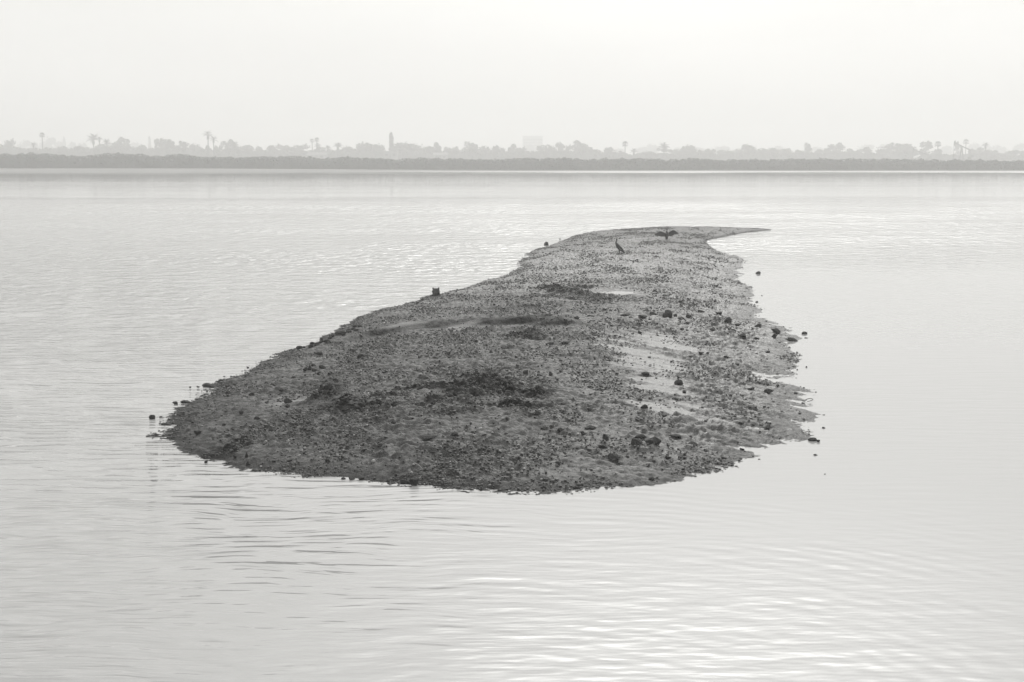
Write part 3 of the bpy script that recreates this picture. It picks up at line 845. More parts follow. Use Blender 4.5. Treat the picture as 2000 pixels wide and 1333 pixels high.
def cormorant_standing():
    p = ground_pt(1209, 496)
    # facing -X; units metres
    v = [(0.00, 0, 0.27), (0.10, 0, 0.17), (0.19, 0, 0.075), (0.24, 0, 0.03),        # belly, rump, tail
         (-0.085, 0, 0.37), (-0.125, 0, 0.435), (-0.115, 0, 0.50), (-0.085, 0, 0.55), (-0.09, 0, 0.585),   # chest and neck S
         (-0.125, 0, 0.595),                                                        # forehead
         (0.02, 0.035, 0.14), (0.01, 0.045, 0.012), (-0.06, 0.055, 0.008), (0.02, -0.035, 0.14), (0.01, -0.045, 0.012), (-0.06, -0.055, 0.008)]
    e = [(0, 1), (1, 2), (2, 3), (0, 4), (4, 5), (5, 6), (6, 7), (7, 8), (8, 9), (0, 10), (10, 11), (11, 12), (0, 13), (13, 14), (14, 15)]
    r = [(0.085, 0.095), (0.075, 0.08), (0.035, 0.03), (0.04, 0.012), (0.07, 0.075), 0.038, 0.026, 0.026, 0.032, 0.022, 0.03, 0.012, (0.02, 0.008), 0.03, 0.012, (0.02, 0.008)]
    body = skin_mesh('body', v, e, r, M['feather'])
    root = empty('cormorant', (p.x, p.y, p.z - 0.004), R(-6))
    root.scale = (1.0, 1.0, 1.0)
    link('body', body, root)
    for s in (-1, 1):       # folded wings with pointed primaries
        bm = bmesh.new()
        prof = [(-0.075, 0.36, 0.02), (-0.04, 0.375, 0.05), (0.06, 0.29, 0.055), (0.15, 0.17, 0.035), (0.235, 0.055, 0.008), (0.12, 0.13, 0.045), (0.02, 0.20, 0.06), (-0.05, 0.29, 0.05)]
        outer = [bm.verts.new((x, s * (0.055 + t_), z)) for x, z, t_ in prof]
        inner = [bm.verts.new((x, s * 0.04, z)) for x, z, t_ in prof]
        n = len(prof)
        bm.faces.new(outer if s < 0 else list(reversed(outer)))
        for i in range(n): bm.faces.new((outer[i], outer[(i + 1) % n], inner[(i + 1) % n], inner[i]))
        link('wing', bm_mesh('wing', bm, M['feather']), root)
    bm = bmesh.new(); add_tube(bm, [(-0.14, 0, 0.594), (-0.18, 0, 0.588), (-0.205, 0, 0.584), (-0.212, 0, 0.574)], [0.013, 0.008, 0.006, 0.003], 8)
    link('bill', bm_mesh('bill', bm, M['bill'], True), root)
    tag(root, 'dark cormorant standing upright on the mudbank with wings folded', 'cormorant')
cormorant_standing()

def cormorant_drying():
    p = ground_pt(1302, 468.5)
    v = [(0, 0, 0.24), (0, 0.02, 0.14), (0, 0.05, 0.055), (0.0, 0.08, 0.015),
         (0, -0.01, 0.33), (0.005, -0.02, 0.40), (0.012, -0.01, 0.46), (0.014, -0.02, 0.505), (0.012, -0.05, 0.515),
         (0.04, -0.01, 0.12), (0.05, -0.02, 0.012), (0.055, -0.08, 0.008), (-0.04, -0.01, 0.12), (-0.05, -0.02, 0.012), (-0.055, -0.08, 0.008),
         (0.10, 0.0, 0.29), (-0.10, 0.0, 0.29)]
    e = [(0, 1), (1, 2), (2, 3), (0, 4), (4, 5), (5, 6), (6, 7), (7, 8), (1, 9), (9, 10), (10, 11), (1, 12), (12, 13), (13, 14), (0, 15), (0, 16)]
    r = [(0.08, 0.08), (0.07, 0.07), (0.045, 0.03), (0.055, 0.012), (0.055, 0.055), 0.027, 0.021, 0.025, 0.015, 0.028, 0.012, (0.02, 0.008), 0.028, 0.012, (0.02, 0.008), 0.035, 0.035]
    body = skin_mesh('body', v, e, r, M['feather'])
    root = empty('cormorant', (p.x, p.y, p.z - 0.004), R(4))
    link('body', body, root)
    for s in (-1, 1):
        bm = bmesh.new()
        up = 0.05 if s > 0 else 0.0
        lead = [(0.06, 0.30), (0.16, 0.33 + up * 0.6), (0.28, 0.385 + up), (0.36, 0.375 + up), (0.46, 0.315 + up), (0.58, 0.225 + up * 0.6)]
        # trailing edge with feather tips
        trail = [(0.575, 0.215 + up * 0.6), (0.54, 0.235 + up), (0.535, 0.195 + up), (0.495, 0.235 + up), (0.475, 0.185 + up), (0.44, 0.225 + up), (0.415, 0.175 + up),
                 (0.375, 0.215 + up), (0.34, 0.165 + up), (0.30, 0.20 + up), (0.26, 0.155 + up * 0.6), (0.22, 0.185 + up * 0.5), (0.17, 0.145), (0.13, 0.18), (0.06, 0.15)]
        out = lead + trail
        f = [bm.verts.new((s * x, -0.012 - 0.05 * (x - 0.06), z)) for x, z in out]
        b = [bm.verts.new((s * x, 0.012 - 0.05 * (x - 0.06), z)) for x, z in out]
        n = len(out)
        bm.faces.new(f); bm.faces.new(list(reversed(b)))
        for i in range(n): bm.faces.new((f[i], b[i], b[(i + 1) % n], f[(i + 1) % n]))
        bmesh.ops.triangulate(bm, faces=bm.faces[:])
        add_tube(bm, [(s * x, -0.05 * (x - 0.06), z) for x, z in lead], [0.03, 0.024, 0.022, 0.018, 0.013, 0.006], 7)
        bmesh.ops.recalc_face_normals(bm, faces=bm.faces[:])
        link('wing', bm_mesh('wing', bm, M['feather']), root)
    bm = bmesh.new(); add_tube(bm, [(0.012, -0.055, 0.515), (0.008, -0.10, 0.512), (0.006, -0.125, 0.504)], [0.011, 0.007, 0.003], 8)
    link('bill', bm_mesh('bill', bm, M['bill'], True), root)
    tag(root, 'dark cormorant with both wings spread to dry near the far end', 'cormorant')
cormorant_drying()

# ------------------------------------------------------------------ vegetation
def leaf_cloud(pts, size, seed, flat=0.0):
    """one small quad-like leaf clump per point"""
    g = np.random.default_rng(seed)
    n = len(pts)
    a = g.normal(0, 1, (n, 3)); a /= np.linalg.norm(a, axis=1)[:, None]
    b = g.normal(0, 1, (n, 3)); b -= a * (a * b).sum(1)[:, None]; b /= np.linalg.norm(b, axis=1)[:, None]
    s = (np.asarray(size) * g.uniform(0.6, 1.3, n))[:, None]
    V = np.stack([pts - a * s, pts + b * s * 0.55, pts + a * s, pts - b * s * 0.55], 1)
    return V.reshape(-1, 3), np.arange(4 * n).reshape(-1, 4)

def lobes_points(lobes, per, g):
    out = []
    for cx, cy_, cz, rx, ry, rz in lobes:
        n = int(per * (rx * ry * rz) ** (1 / 3) * 2)
        u = g.normal(0, 1, (n, 3)); u /= np.linalg.norm(u, axis=1)[:, None]
        rad = g.uniform(0.35, 1.14, n)[:, None] ** 0.7
        out.append(np.array([cx, cy_, cz]) + u * rad * np.array([rx, ry, rz]))
    return np.concatenate(out)

# crowns are modelled at unit size (width 1, height 1, base of tree at zero)
def crown_variant(kind, seed):
    g = np.random.default_rng(seed)
    lobes = []
    if kind == 'round':
        lobes.append((0, 0, 0.58, 0.44, 0.44, 0.40))
        for _ in range(9):
            a = g.uniform(0, 6.28); r = g.uniform(0.15, 0.34)
            lobes.append((r * math.cos(a), r * math.sin(a), g.uniform(0.4, 0.8), 0.18, 0.18, 0.17))
        lobes.append((0, 0, 0.28, 0.4, 0.4, 0.26))
    elif kind == 'bushy':
        for _ in range(12):
            a = g.uniform(0, 6.28); r = g.uniform(0.05, 0.36); z = g.uniform(0.3, 0.86)
            s = g.uniform(0.12, 0.22)
            lobes.append((r * math.cos(a) * (1.15 - 0.45 * z), r * math.sin(a), z, s, s, s * 0.85))
        lobes.append((0, 0, 0.28, 0.42, 0.42, 0.26))
    elif kind == 'open':
        for _ in range(10):
            a = g.uniform(0, 6.28); r = g.uniform(0.08, 0.42); z = g.uniform(0.45, 0.9)
            s = g.uniform(0.09, 0.15)
            lobes.append((r * math.cos(a), r * math.sin(a), z, s, s, s * 0.8))
        lobes.append((0, 0, 0.25, 0.44, 0.44, 0.22))
    elif kind == 'cone':
        for k in range(9):
            z = 0.12 + 0.1 * k; r = 0.46 * (1 - z) + 0.03
            for _ in range(4):
                a = g.uniform(0, 6.28)
                lobes.append((0.55 * r * math.cos(a), 0.55 * r * math.sin(a), z, r * 0.6, r * 0.6, 0.07))
    elif kind == 'column':
        for k in range(12):
            z = 0.10 + 0.075 * k; r = 0.42 * (1 - 0.45 * z ** 2)
            lobes.append((g.normal(0, 0.05), g.normal(0, 0.05), z, r * g.uniform(0.8, 1.1), r, 0.06))
        lobes.append((0, 0, 0.95, 0.12, 0.12, 0.06))
    pts = lobes_points(lobes, 320, g)
    V, Fc = leaf_cloud(pts, 0.048 if kind != 'column' else 0.075, seed)
    mn, mx = V.min(0), V.max(0)
    V[:, 2] = V[:, 2] / mx[2]
    return mesh_np('crown', V, Fc, 4, M['foliage'])
def trunk_mesh():
    bm = bmesh.new()
    add_tube(bm, [(0, 0, -0.02), (0.01, 0, 0.25), (-0.01, 0.01, 0.5), (0.0, 0, 0.8)], [0.05, 0.04, 0.03, 0.012], 7)
    for a in (0.4, 2.6, 4.7):
        add_tube(bm, [(0, 0, 0.35), (0.12 * math.cos(a), 0.12 * math.sin(a), 0.5), (0.22 * math.cos(a), 0.22 * math.sin(a), 0.66)], [0.025, 0.018, 0.008], 5)
    return bm_mesh('trunk', bm, M['bark'])
TRUNK = trunk_mesh()
CROWN = {k: [crown_variant(k, 500 + 10 * i + j) for j in range(4)] for i, k in enumerate(('round', 'bushy', 'open', 'cone', 'column'))}

MARKS = [(82, 'the fan palm standing alone'), (190, 'the row of three feathery palms'), (410, 'the upswept palm pair'), (614, 'the side-by-side fan palms'), (764, 'the columnar conifer'),
         (1040, 'the office block'), (1221, 'the lone round-headed fan palm'), (1297, 'the leaning palm'), (1797, 'the smaller pumpjack'), (1880, 'the large pumpjack')]
def by(px):
    near = min(MARKS, key=lambda m_: abs(m_[0] - px))
    if abs(near[0] - px) < 32: return 'close by ' + near[1]
    left = [m_ for m_ in MARKS if m_[0] < px]; right = [m_ for m_ in MARKS if m_[0] > px]
    if left and right:
        a, b = left[-1], right[0]
        return ('between %s and %s' % (a[1], b[1])) if b[0] - a[0] < 200 else ('nearer %s than %s' % ((a[1], b[1]) if px - a[0] < b[0] - px else (b[1], a[1])))
    return 'beyond ' + (left[-1] if left else right[0])[1]
def tree_at(px, ytop, wpx, Y, kind, label, group=None, name='broadleaf_tree', cat='tree', depth=1.0):
    top = at_y(px, ytop, Y)
    gz = float(ground_z(np.array([top.x]), np.array([Y]))[0])
    h = (top.z - gz) * 1.17
    w = wpx * Y / F * (1.35 if Y < 1200 and kind not in ('column',) else 1.15)
    e = empty(name, (top.x, Y, gz - 0.05))
    link('trunk', TRUNK, e, scale=(min(w, h * 0.6), min(w, h * 0.6), h))
    link('crown', random.choice(CROWN[kind]), e, rot=(0, 0, random.uniform(0, 6.28)), scale=(w, w * depth, h))
    tag(e, label, cat, group)
    return e

# palm fronds
def frond_mesh(kind):
    bm = bmesh.new()
    if kind == 'fan':         # stalk and a fan of pointed segments
        add_tube(bm, [(0, 0, 0), (0.5, 0, 0.06)], [0.014, 0.01], 4)
        n = 11
        for i in range(n):
            a = R(-75 + 150 * i / (n - 1))
            d = Vector((math.cos(a), math.sin(a), 0)); s_ = Vector((-math.sin(a), math.cos(a), 0)) * 0.05
            c = Vector((0.45, 0, 0.06))
            v = [bm.verts.new(x) for x in (c, c + d * 0.3 + s_ + Vector((0, 0, 0.02)), c + d * 0.55 - Vector((0, 0, 0.07)), c + d * 0.3 - s_ + Vector((0, 0, -0.02)))]
            bm.faces.new(v)
    else:                     # arching rib with drooping leaflets
        pts = [(0, 0, 0), (0.25, 0, 0.16), (0.5, 0, 0.21), (0.75, 0, 0.13), (1.0, 0, -0.06)]
        add_tube(bm, pts, [0.016, 0.014, 0.012, 0.008, 0.004], 4)
        for i in range(14):
            t_ = 0.12 + 0.86 * i / 13
            x = t_; z = 0.0 + 0.84 * t_ - 0.9 * t_ * t_
            for s in (-1, 1):
                L = 0.26 * math.sin(math.pi * min(1, 0.15 + 0.8 * t_)) + 0.05
                v = [bm.verts.new(q) for q in ((x - 0.025, 0, z), (x + 0.03, 0, z), (x + 0.12, s * L * 0.85, z - L * 0.55))]
                bm.faces.new(v)
    return bm_mesh('frond', bm, M['palm_leaf'])
FROND = {'fan': frond_mesh('fan'), 'feather': frond_mesh('feather')}

def palm_at(px, ytop, wpx, Y, kind, label, group=None, ybase=None, lean=0.0, n=None):
    top = at_y(px, ytop, Y)
    gz = float(ground_z(np.array([top.x]), np.array([Y]))[0])
    w = wpx * Y / F * 1.2
    rad = w / 2
    head = top.z - gz - rad * (0.75 if kind == 'fan' else 0.42)
    e = empty('fan_palm' if kind == 'fan' else 'feather_palm', (top.x, Y, gz))
    bm = bmesh.new()
    tr = 0.16 + 0.012 * head
    add_tube(bm, [(lean * 0.0, 0, -0.1), (lean * 0.3, 0, head * 0.5), (lean, 0, head)], [tr * 1.25, tr, tr * 0.8], 8)
    link('trunk', bm_mesh('trunk', bm, M['bark']), e)
    n = n or (26 if kind == 'fan' else 16)
    for i in range(n):
        az = 2.399 * i + random.uniform(-0.2, 0.2)
        if kind == 'fan': el = R(80 - 125 * (i / n) + random.uniform(-8, 8))
        else: el = R(62 - 85 * (i / n) + random.uniform(-8, 8))
        fr = link('frond', FROND[kind], e, (lean, 0, head), (0, -el, az), (rad,) * 3)
    # a little skirt of dead leaves hides the joint
    bm = bmesh.new(); add_tube(bm, [(lean, 0, head - rad * 0.55), (lean, 0, head - rad * 0.2), (lean, 0, head + rad * 0.12)], [rad * 0.10 + tr * 0.6, rad * 0.16 + tr * 0.5, rad * 0.05], 8)
    link('leaf_skirt', bm_mesh('leaf_skirt', bm, M['palm_leaf']), e)
    tag(e, label, 'palm', group)
    return e

# -- continuous scrub belt along the far shore (reads as one mass)
def belt(name, Yf, depth, tops, base_fn, n, leaf, seed, mat, label):
    g = np.random.default_rng(seed)
    tx = np.array([t_[0] for t_ in tops], float); ty = np.array([t_[1] for t_ in tops], float)
    px = g.uniform(-130, 2130, n)
    y = Yf + depth * g.uniform(0, 1, n)
    x = (px - 1000) / F * y / CP
    ytop = np.interp(px, tx, ty) + 2.4 * fbm(px / 16, px * 0, 3, seed) + 1.5 * fbm(x / 1.2, y / 2.0, 2, seed + 3)
    ztop = H + (300 - ytop) / F * (Yf + depth * 0.5)
    gz = ground_z(x, y)
    shape = np.clip(1 - 0.25 * ((y - Yf) / depth - 0.55) ** 2 * 4, 0.3, 1)
    z = gz + (ztop - gz) * shape * (1 - g.uniform(0, 1, n) ** 1.6 * 0.98)
    V, Fc = leaf_cloud(np.stack([x, y, z], -1), np.full(n, leaf), seed)
    # dense inner body so that the belt is opaque: a lumpy ridge sheet
    sx_ = np.linspace(-130, 2130, 1400)
    rows = []
    yt = np.interp(sx_, tx, ty) + 2.4 * fbm(sx_ / 16, sx_ * 0, 3, seed)
    for f_, k in ((0.12, 0.0), (0.18, 0.45), (0.35, 0.78), (0.55, 0.90), (0.8, 0.7), (0.95, 0.0)):
        yy = Yf + depth * f_ + 0.0 * sx_
        xx = (sx_ - 1000) / F * yy / CP
        zt = H + (300 - yt) / F * (Yf + depth * 0.5)
        g0 = ground_z(xx, yy)
        rows.append(np.stack([xx, yy, g0 - 0.1 + (zt - g0) * k * (1 + 0.10 * perlin(xx / 0.9, yy, seed + 9))], -1))
    B = np.concatenate(rows); m_ = len(sx_)
    ii = np.arange(m_ * len(rows)).reshape(len(rows), m_)
    bf = np.stack([ii[:-1, :-1], ii[:-1, 1:], ii[1:, 1:], ii[1:, :-1]], -1).reshape(-1, 4)
    Vall = np.concatenate([B, V]); Fall = np.concatenate([bf, Fc + len(B)])
    o = link(name, mesh_np(name, Vall, Fall, 4, mat))
    tag(o, label, 'scrub', kind='stuff')
belt('shrub_belt', 350, 14, [(-200,301),(0,300),(40,302),(88,298),(110,302),(180,305),(225,300),(260,301),(330,306),(365,302),(400,307),(500,308),
    (560,306),(600,305),(630,309),(640,311),(690,307),(740,309),(770,313),(840,308),(900,312),(1000,311),(1035,307),(1060,311),(1085,308),(1150,312),
    (1240,310),(1300,312),(1350,309),(1400,313),(1470,312),(1560,311),(1650,311),(1760,312),(1850,313),(1900,313),(1960,314),(2000,313),(2200,313)],
    None, 60000, 0.20, 61, M['scrub'], 'dense dark scrub growing in an unbroken belt along the far shore')
belt('woodland', 680, 40, [(-200,287.8),(0,283.8),(30,283.8),(60,289.8),(130,290.8),(170,289.8),(230,287.8),(300,289.8),(360,288.8),(420,290.8),(480,292.8),(560,292.8),(650,293.8),(700,290.8),
    (750,296.8),(800,290.8),(860,294.8),(930,292.8),(1000,295.8),(1060,295.8),(1110,295.8),(1140,291.8),(1180,298.8),(1230,301.8),(1300,299.8),(1350,296.8),(1400,301.8),(1460,297.8),
    (1500,299.8),(1540,298.8),(1600,299.8),(1640,297.8),(1700,299.8),(1750,293.8),(1800,301.8),(1860,303.8),(1910,298.8),(1960,303.8),(2000,302.8),(2200,302.8)],
    None, 50000, 0.42, 71, M['scrub'], 'low grey woodland massed behind the shore scrub')

# -- trees that stand out of the woodland
GT = 'trees rising from the far woodland'
ROUNDL = 'dome-shaped grey tree rising from the woodland across the lagoon'
BUSHL = 'uneven leafy tree rising from the woodland across the lagoon'
OPENL = 'open-crowned tree with gaps of sky above the far woodland'
SMALLL = 'small leafy tree barely topping the far woodland'
for x, yt, w in ((225,283,60),(325,275,31),(710,281,30),(738,284,24),(1347,286,28),(1464,285,26),(1750,283,62),(800,282,52)):
    tree_at(x, yt, w, 725, 'round', 'dome-shaped tree ' + by(x), GT)
for x, yt, w in ((20,276,20),(238,273,28),(445,277,26),(590,285,30),(852,282,20),(925,281,28),(1003,285,22),(1060,286,26),(1133,279,34),(1580,283,16),(1632,283,30),
                 (1915,291,28),(1093,281,17),(550,285,24)):
    tree_at(x, yt, w, 735, 'bushy', 'uneven leafy tree ' + by(x), GT)
for x, yt, w in ((310,276,18),(1808,280,36),(1873,281,14),(362,280,22),(1300,292,26)):
    tree_at(x, yt, w, 740, 'open', 'open-crowned tree ' + by(x), GT)
for x, yt, w in ((380,283,20),(485,286,22),(505,288,14),(530,287,20),(568,289,18),(678,288,20),(875,290,16),(888,289,18),(967,287,16),(980,291,16),(1078,288,16),
                 (1111,286,11),(1165,294,22),(1192,290,22),(1388,292,22),(1490,292,18),(1508,291,18),(1538,292,20),(1563,295,24),(1660,293,26),(1693,290,18),
                 (1720,294,20),(120,288,22),(155,287,20),(275,286,20),(340,285,18),(405,287,16),(428,286,16),(465,286,18),(625,289,20),(770,290,16),(835,288,18),(945,288,18),(1020,290,18),(1150,289,16),(1215,297,18),(1320,294,20),(1370,295,18),(1410,295,18),(1445,294,16),(1520,294,18),(1600,294,18),(1615,291,14),(1675,294,16),(1735,291,18),(1770,288,18),(1830,293,18),(1900,293,16),(1930,294,18),(1945,296,20),(1975,295,24),(1430,296,20),(1265,297,26),(2000,296,20)):
    tree_at(x, yt, w, 718, random.choice(('bushy', 'round')), 'small low tree ' + by(x), GT)
# pale far trees
GF = 'pale trees far behind the woodland'
FARL = 'pale tree almost lost in haze behind the far woodland'
for x, yt, w in ((45,277,24),(92,272,30),(118,279,22),(140,280,18),(160,281,20),(270,281,24),(640,290,20),(1037,285,18),(1255,289,26),(1275,285,26),(1325,290,20),
                 (1370,290,22),(1410,287,34),(1438,291,18),(1525,287,22),(1600,289,26),(1690,285,34),(1730,284,24),(1780,290,26),(1850,288,24),(1905,282,26),
                 (1948,286,18),(1962,289,16),(1990,283,22),(1210,292,22),(65,281,16),(1850,287,20),(1930,287,18)):
    tree_at(x, yt, w, 1250, 'round', 'pale hazy tree ' + by(x), GF)
tree_at(125, 272, 15, 1250, 'cone', 'pale cone-shaped conifer in the haze among far trees', name='conifer')
tree_at(292, 271, 7, 1150, 'column', 'pale slim cypress far behind the woodland', name='cypress')
tree_at(764, 264, 11, 730, 'column', 'tall narrow columnar conifer standing clear above the woodland', name='columnar_conifer')

# palms
palm_at(82, 260, 11, 725, 'fan', 'slender fan palm standing alone high above pale far trees')
palm_at(1221, 277, 12, 705, 'fan', 'lone round-headed fan palm on a short bare trunk in a treeline gap')
palm_at(610, 272, 9, 725, 'fan', 'lower of two fan palms growing side by side', lean=-0.2)
palm_at(617.5, 269.5, 10, 725, 'fan', 'taller of two fan palms growing side by side', lean=0.3)
palm_at(1832, 277, 13, 710, 'fan', 'fan palm beside an open-crowned tree, near the pumpjacks')
palm_at(1887, 273, 12, 765, 'fan', 'fan palm rising directly behind the large pumpjack')
palm_at(406, 260.5, 21, 635, 'feather', 'tallest palm of a pair, with stiff upswept feathery fronds', n=9)
palm_at(417, 270, 16, 640, 'feather', 'shorter palm of the pair, beside the upswept one', n=9)
palm_at(182, 268, 25, 685, 'feather', 'broad feathery palm next to a slimmer palm')
palm_at(194, 270.5, 13, 680, 'feather', 'slim palm beside the broad feathery one', n=11)
palm_at(208, 275, 15, 685, 'feather', 'small feathery palm at the end of a row of three')
palm_at(660, 283, 18, 665, 'feather', 'stout low palm with spreading fronds in the woodland canopy')
palm_at(1297, 284, 22, 670, 'feather', 'leaning palm with drooping fronds over an open-crowned tree')
GP = 'low palms in the woodland canopy'
for x, yt, w in ((65,281,13),(458,280,16),(620,283,14),(640,287,12),(725,284,12),(908,290,14),(1238,294,16),(1420,296,13),(1925,282,16),(640,288,10)):
    palm_at(x, yt, w, 677, 'feather', 'low palm crown ' + by(x), GP, n=12)

# ------------------------------------------------------------------ buildings
def block_building():
    Y = 1330
    a, b = at_y(1021, 267, Y), at_y(1060, 267, Y)
    gz = 0.8; h = a.z - gz; w = b.x - a.x; d = 18
    e = empty('office_block', ((a.x + b.x) / 2, Y, gz))
    bm = bmesh.new(); add_box(bm, (0, d / 2, h / 2), (w, d, h))
    link('wall', bm_mesh('wall', bm, M['concrete']), e)
    bm = bmesh.new(); add_box(bm, (0, d / 2, h + 0.3), (w + 0.6, d + 0.6, 0.6))
    link('parapet', bm_mesh('parapet', bm, M['concrete']), e)
    bm = bmesh.new(); add_box(bm, (0, 0, 0), (1.6, 0.2, 1.5)); wm = bm_mesh('window', bm, M['glass_dark'])
    for f_ in range(6):
        for k in range(8):
            link('window', wm, e, ((k - 3.5) * w / 8.4, -0.02, 2.6 + f_ * (h - 3) / 6))
    tag(e, 'pale square office block fading into haze above the trees', 'building')
block_building()

def house(px, yr, wpx, Y, pitched, label):
    c = at_y(px, yr, Y); gz = float(ground_z(np.array([c.x]), np.array([Y]))[0])
    w = wpx * Y / F; h = c.z - gz; d = 7
    e = empty('house', (c.x, Y, gz))
    wall_h = h * (0.68 if pitched else 0.92)
    bm = bmesh.new(); add_box(bm, (0, d / 2, wall_h / 2 - 0.05), (w, d, wall_h + 0.1)); link('wall', bm_mesh('wall', bm, M['plaster']), e)
    bm = bmesh.new()
    if pitched:
        pr = [(-0.4, wall_h), (d / 2, h), (d + 0.4, wall_h), (d / 2, h - 0.25)]
        f = [bm.verts.new((-w / 2 - 0.4, y, z)) for y, z in pr]; b = [bm.verts.new((w / 2 + 0.4, y, z)) for y, z in pr]
        bm.faces.new(f); bm.faces.new(list(reversed(b)))
        for i in range(4): bm.faces.new((f[i], b[i], b[(i + 1) % 4], f[(i + 1) % 4]))
        bmesh.ops.recalc_face_normals(bm, faces=bm.faces[:])
    else:
        add_box(bm, (0, d / 2, (wall_h + h) / 2), (w + 0.8, d + 0.8, h - wall_h))
    link('roof', bm_mesh('roof', bm, M['roof_tile']), e)
    bm = bmesh.new(); add_box(bm, (0, 0, 0), (1.2, 0.12, 1.0)); wm = bm_mesh('window', bm, M['glass_dark'])
    for k in (-0.28, 0.28): link('window', wm, e, (k * w, -0.03, wall_h * 0.62))
    bm = bmesh.new(); add_box(bm, (0, -0.03, 1.0), (0.9, 0.1, 2.0)); link('door', bm_mesh('door', bm, M['bark']), e)
    tag(e, label, 'house')
house(762, 295.5, 26, 665, False, 'low flat-roofed house at the foot of the columnar conifer')
house(618, 298, 36, 665, True, 'low pitched-roof house below the two side-by-side fan palms')
house(860, 298.5, 26, 665, True, 'low pitched-roof house half hidden in woodland under a lone leafy tree')

# ------------------------------------------------------------------ pumpjacks
def pumpjack(px, py_pivot, Y, beam_px, tilt, flip, label, detail=True):
    c = at_y(px, py_pivot, Y)
    gz = float(ground_z(np.array([c.x]), np.array([Y]))[0])
    hp = c.z - gz
    L = beam_px * Y / F
    e = empty('pumpjack', (c.x, Y, gz))
    st = M['steel']; f = flip
    def part(name, fn, parent=e, mat=st):
        bm = bmesh.new(); fn(bm); return link(name, bm_mesh(name, bm, mat), parent)
    part('skid_base', lambda bm: (add_box(bm, (f * 0.9, 0.8, 0.15), (L * 1.3, 0.3, 0.3)), add_box(bm, (f * 0.9, -0.8, 0.15), (L * 1.3, 0.3, 0.3)), add_box(bm, (0, 0, 0.17), (0.4, 1.6, 0.24)), add_box(bm, (f * L * 0.5, 0, 0.17), (0.4, 1.6, 0.24))))
    top = hp - 0.25
    for sx_ in (-1, 1):
        for sy in (-1, 1):
            part('samson_post_leg', lambda bm: add_bar(bm, (sx_ * hp * 0.13, sy * 0.8, 0.3), (sx_ * 0.12, sy * 0.16, top), 0.24))
    part('cross_brace', lambda bm: [add_bar(bm, (-hp * 0.13 * (1 - k), s * 0.8 * (1 - k), 0.3 + (top - 0.3) * k), (hp * 0.13 * (1 - k), s * 0.8 * (1 - k), 0.3 + (top - 0.3) * k), 0.12) for k in (0.3, 0.6) for s in (-1, 1)])
    part('saddle_bearing', lambda bm: add_box(bm, (0, 0, top + 0.12), (0.5, 0.7, 0.26)))
    def P(u): return Vector((u * math.cos(tilt), 0, hp + 0.2 + u * math.sin(tilt)))
    beam = part('walking_beam', lambda bm: (add_bar(bm, P(-L * 0.45), P(L * 0.55), 0.28, 0.34), add_bar(bm, P(-L * 0.45) + Vector((0, 0, 0.22)), P(L * 0.55) + Vector((0, 0, 0.22)), 0.46, 0.08), add_bar(bm, P(-L * 0.45) - Vector((0, 0, 0.22)), P(L * 0.55) - Vector((0, 0, 0.22)), 0.46, 0.08)))
    head_u, tail_u = (-L * 0.45, L * 0.55) if f > 0 else (L * 0.55, -L * 0.45)
    hd = P(head_u); s = -f
    def horsehead(bm):
        n = 8; R_ = 1.15
        prof = [(hd.x + s * (0.55 * math.cos(a) - 0.1), hd.z + R_ * math.sin(a)) for a in np.linspace(-1.35, 1.35, n)] + [(hd.x - s * 0.15, hd.z + 0.75), (hd.x - s * 0.15, hd.z - 0.75)]
        A = [bm.verts.new((x, -0.22, z)) for x, z in prof]; B = [bm.verts.new((x, 0.22, z)) for x, z in prof]
        bm.faces.new(A); bm.faces.new(list(reversed(B)))
        for i in range(len(prof)): bm.faces.new((A[i], B[i], B[(i + 1) % len(prof)], A[(i + 1) % len(prof)]))
        bmesh.ops.recalc_face_normals(bm, faces=bm.faces[:])
    part('horsehead', horsehead)
    bx = hd.x + s * 0.46
    part('bridle_cable', lambda bm: (add_bar(bm, (bx, -0.12, hd.z - 0.2), (bx, -0.12, hp * 0.5), 0.09), add_bar(bm, (bx, 0.12, hd.z - 0.2), (bx, 0.12, hp * 0.5), 0.09)))
    part('carrier_bar', lambda bm: add_box(bm, (bx, 0, hp * 0.5), (0.5, 0.6, 0.3)))
    part('wellhead', lambda bm: (add_tube(bm, [(bx, 0, -0.1), (bx, 0, hp * 0.45)], [0.32, 0.28], 10), add_box(bm, (bx, 0, hp * 0.2), (1.0, 0.5, 0.4)), add_box(bm, (bx, 0, hp * 0.38), (0.7, 0.6, 0.35))))
    tl = P(tail_u); gx_ = tl.x - f * 0.1
    part('gearbox', lambda bm: (add_box(bm, (gx_, 0, hp * 0.22), (1.2, 0.9, 0.9)), add_box(bm, (gx_, 0, hp * 0.1), (0.9, 0.8, hp * 0.2))))
    for sy in (-1, 1):
        part('crank_arm', lambda bm: add_bar(bm, (gx_, sy * 0.6, hp * 0.24), (gx_ + f * 1.0, sy * 0.6, hp * 0.24 + 0.7), 0.3, 0.14))
        part('counterweight', lambda bm: add_tube(bm, [(gx_ + f * 1.15, sy * 0.6 - 0.14, hp * 0.24 + 0.8), (gx_ + f * 1.15, sy * 0.6 + 0.14, hp * 0.24 + 0.8)], [0.55, 0.55], 14))
        part('pitman_arm', lambda bm: add_bar(bm, (gx_ + f * 0.5, sy * 0.72, hp * 0.24 + 0.35), (tl.x, sy * 0.5, tl.z - 0.1), 0.13))
    part('equalizer_bar', lambda bm: add_box(bm, (tl.x, 0, tl.z - 0.12), (0.25, 1.3, 0.25)))
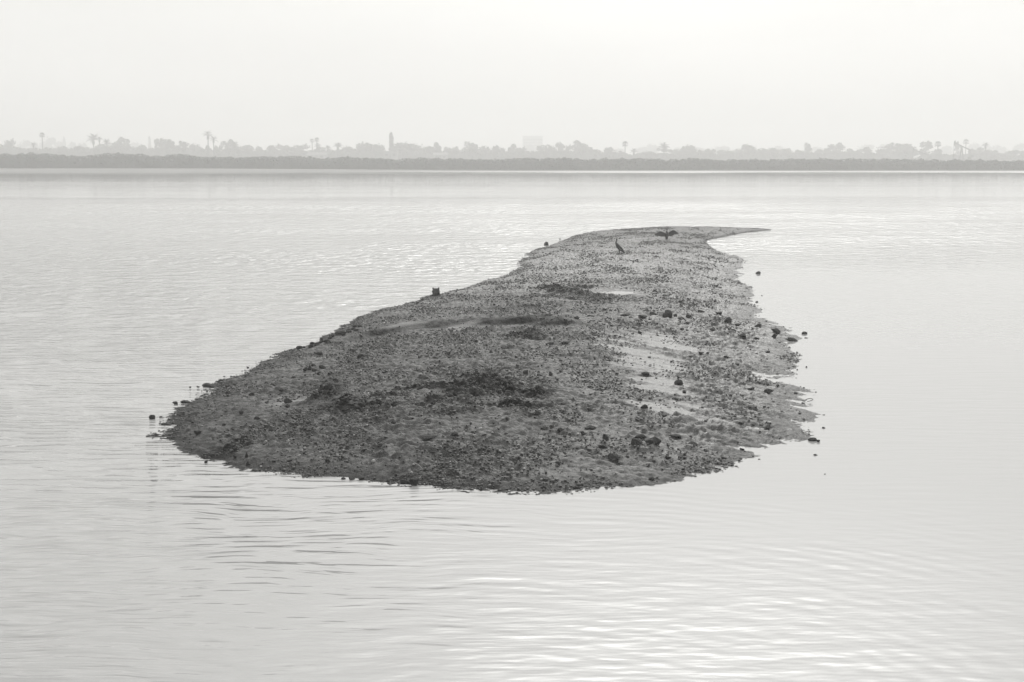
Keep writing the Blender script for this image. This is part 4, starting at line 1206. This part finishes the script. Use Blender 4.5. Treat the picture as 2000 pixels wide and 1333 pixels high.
    part('motor_housing', lambda bm: (add_box(bm, (gx_ + f * 1.9, 0, 0.75), (0.9, 0.9, 0.9)), add_tube(bm, [(gx_ + f * 1.9, -0.6, 0.8), (gx_ + f * 1.9, 0.6, 0.8)], [0.3, 0.3], 10)))
    tag(e, label, 'pumpjack')
    return e, gz
pumpjack(1878.5, 287, 590, 32, R(-24), 1, 'large oil pumpjack with its beam tilted, above the shore scrub')
e2, g2 = pumpjack(1797, 298.5, 620, 29, R(-19), 1, 'smaller, fainter oil pumpjack farther off among the trees')
# white tarpaulin-like tank by the smaller pumpjack
c = at_y(1791, 307, 600)
bm = bmesh.new(); add_tube(bm, [(-1.3, 0, 0.0), (-0.4, 0, 0.35), (0.6, 0, 0.75), (1.35, 0, 1.05)], [0.42, 0.5, 0.42, 0.22], 12)
M_ = bm_mesh('barrel', bm, M['white_paint'], True)
e = empty('storage_tank', (c.x, 600, c.z - 0.3))
link('barrel', M_, e)
gzt = float(ground_z(np.array([c.x]), np.array([600.0]))[0]) - (c.z - 0.3)
for k in (-0.7, 0.7):
    bm = bmesh.new(); add_bar(bm, (k, 0, gzt), (k, 0, 0.1 + 0.35 * (k + 0.7)), 0.18); link('support_leg', bm_mesh('support_leg', bm, M['steel']), e)
tag(e, 'bright white slanted tank beneath the smaller pumpjack', 'tank')

# ------------------------------------------------------------------ haze
bm = bmesh.new()
add_box(bm, (0, 1205, 14.0), (2700, 2620, 33.0))
hm = bpy.data.materials.new('haze'); hm.use_nodes = True
hn, hl = hm.node_tree.nodes, hm.node_tree.links
hn.clear()
ho = hn.new('ShaderNodeOutputMaterial'); hv = hn.new('ShaderNodeVolumePrincipled')
hv.inputs['Color'].default_value = (0.97, 0.97, 0.965, 1)
hv.inputs['Density'].default_value = 0.0017
hv.inputs['Anisotropy'].default_value = 0.45
hl.new(hv.outputs[0], ho.inputs['Volume'])
hz = link('haze', bm_mesh('haze', bm, hm))
tag(hz, 'pale even haze over the whole lagoon', 'haze', kind='stuff')
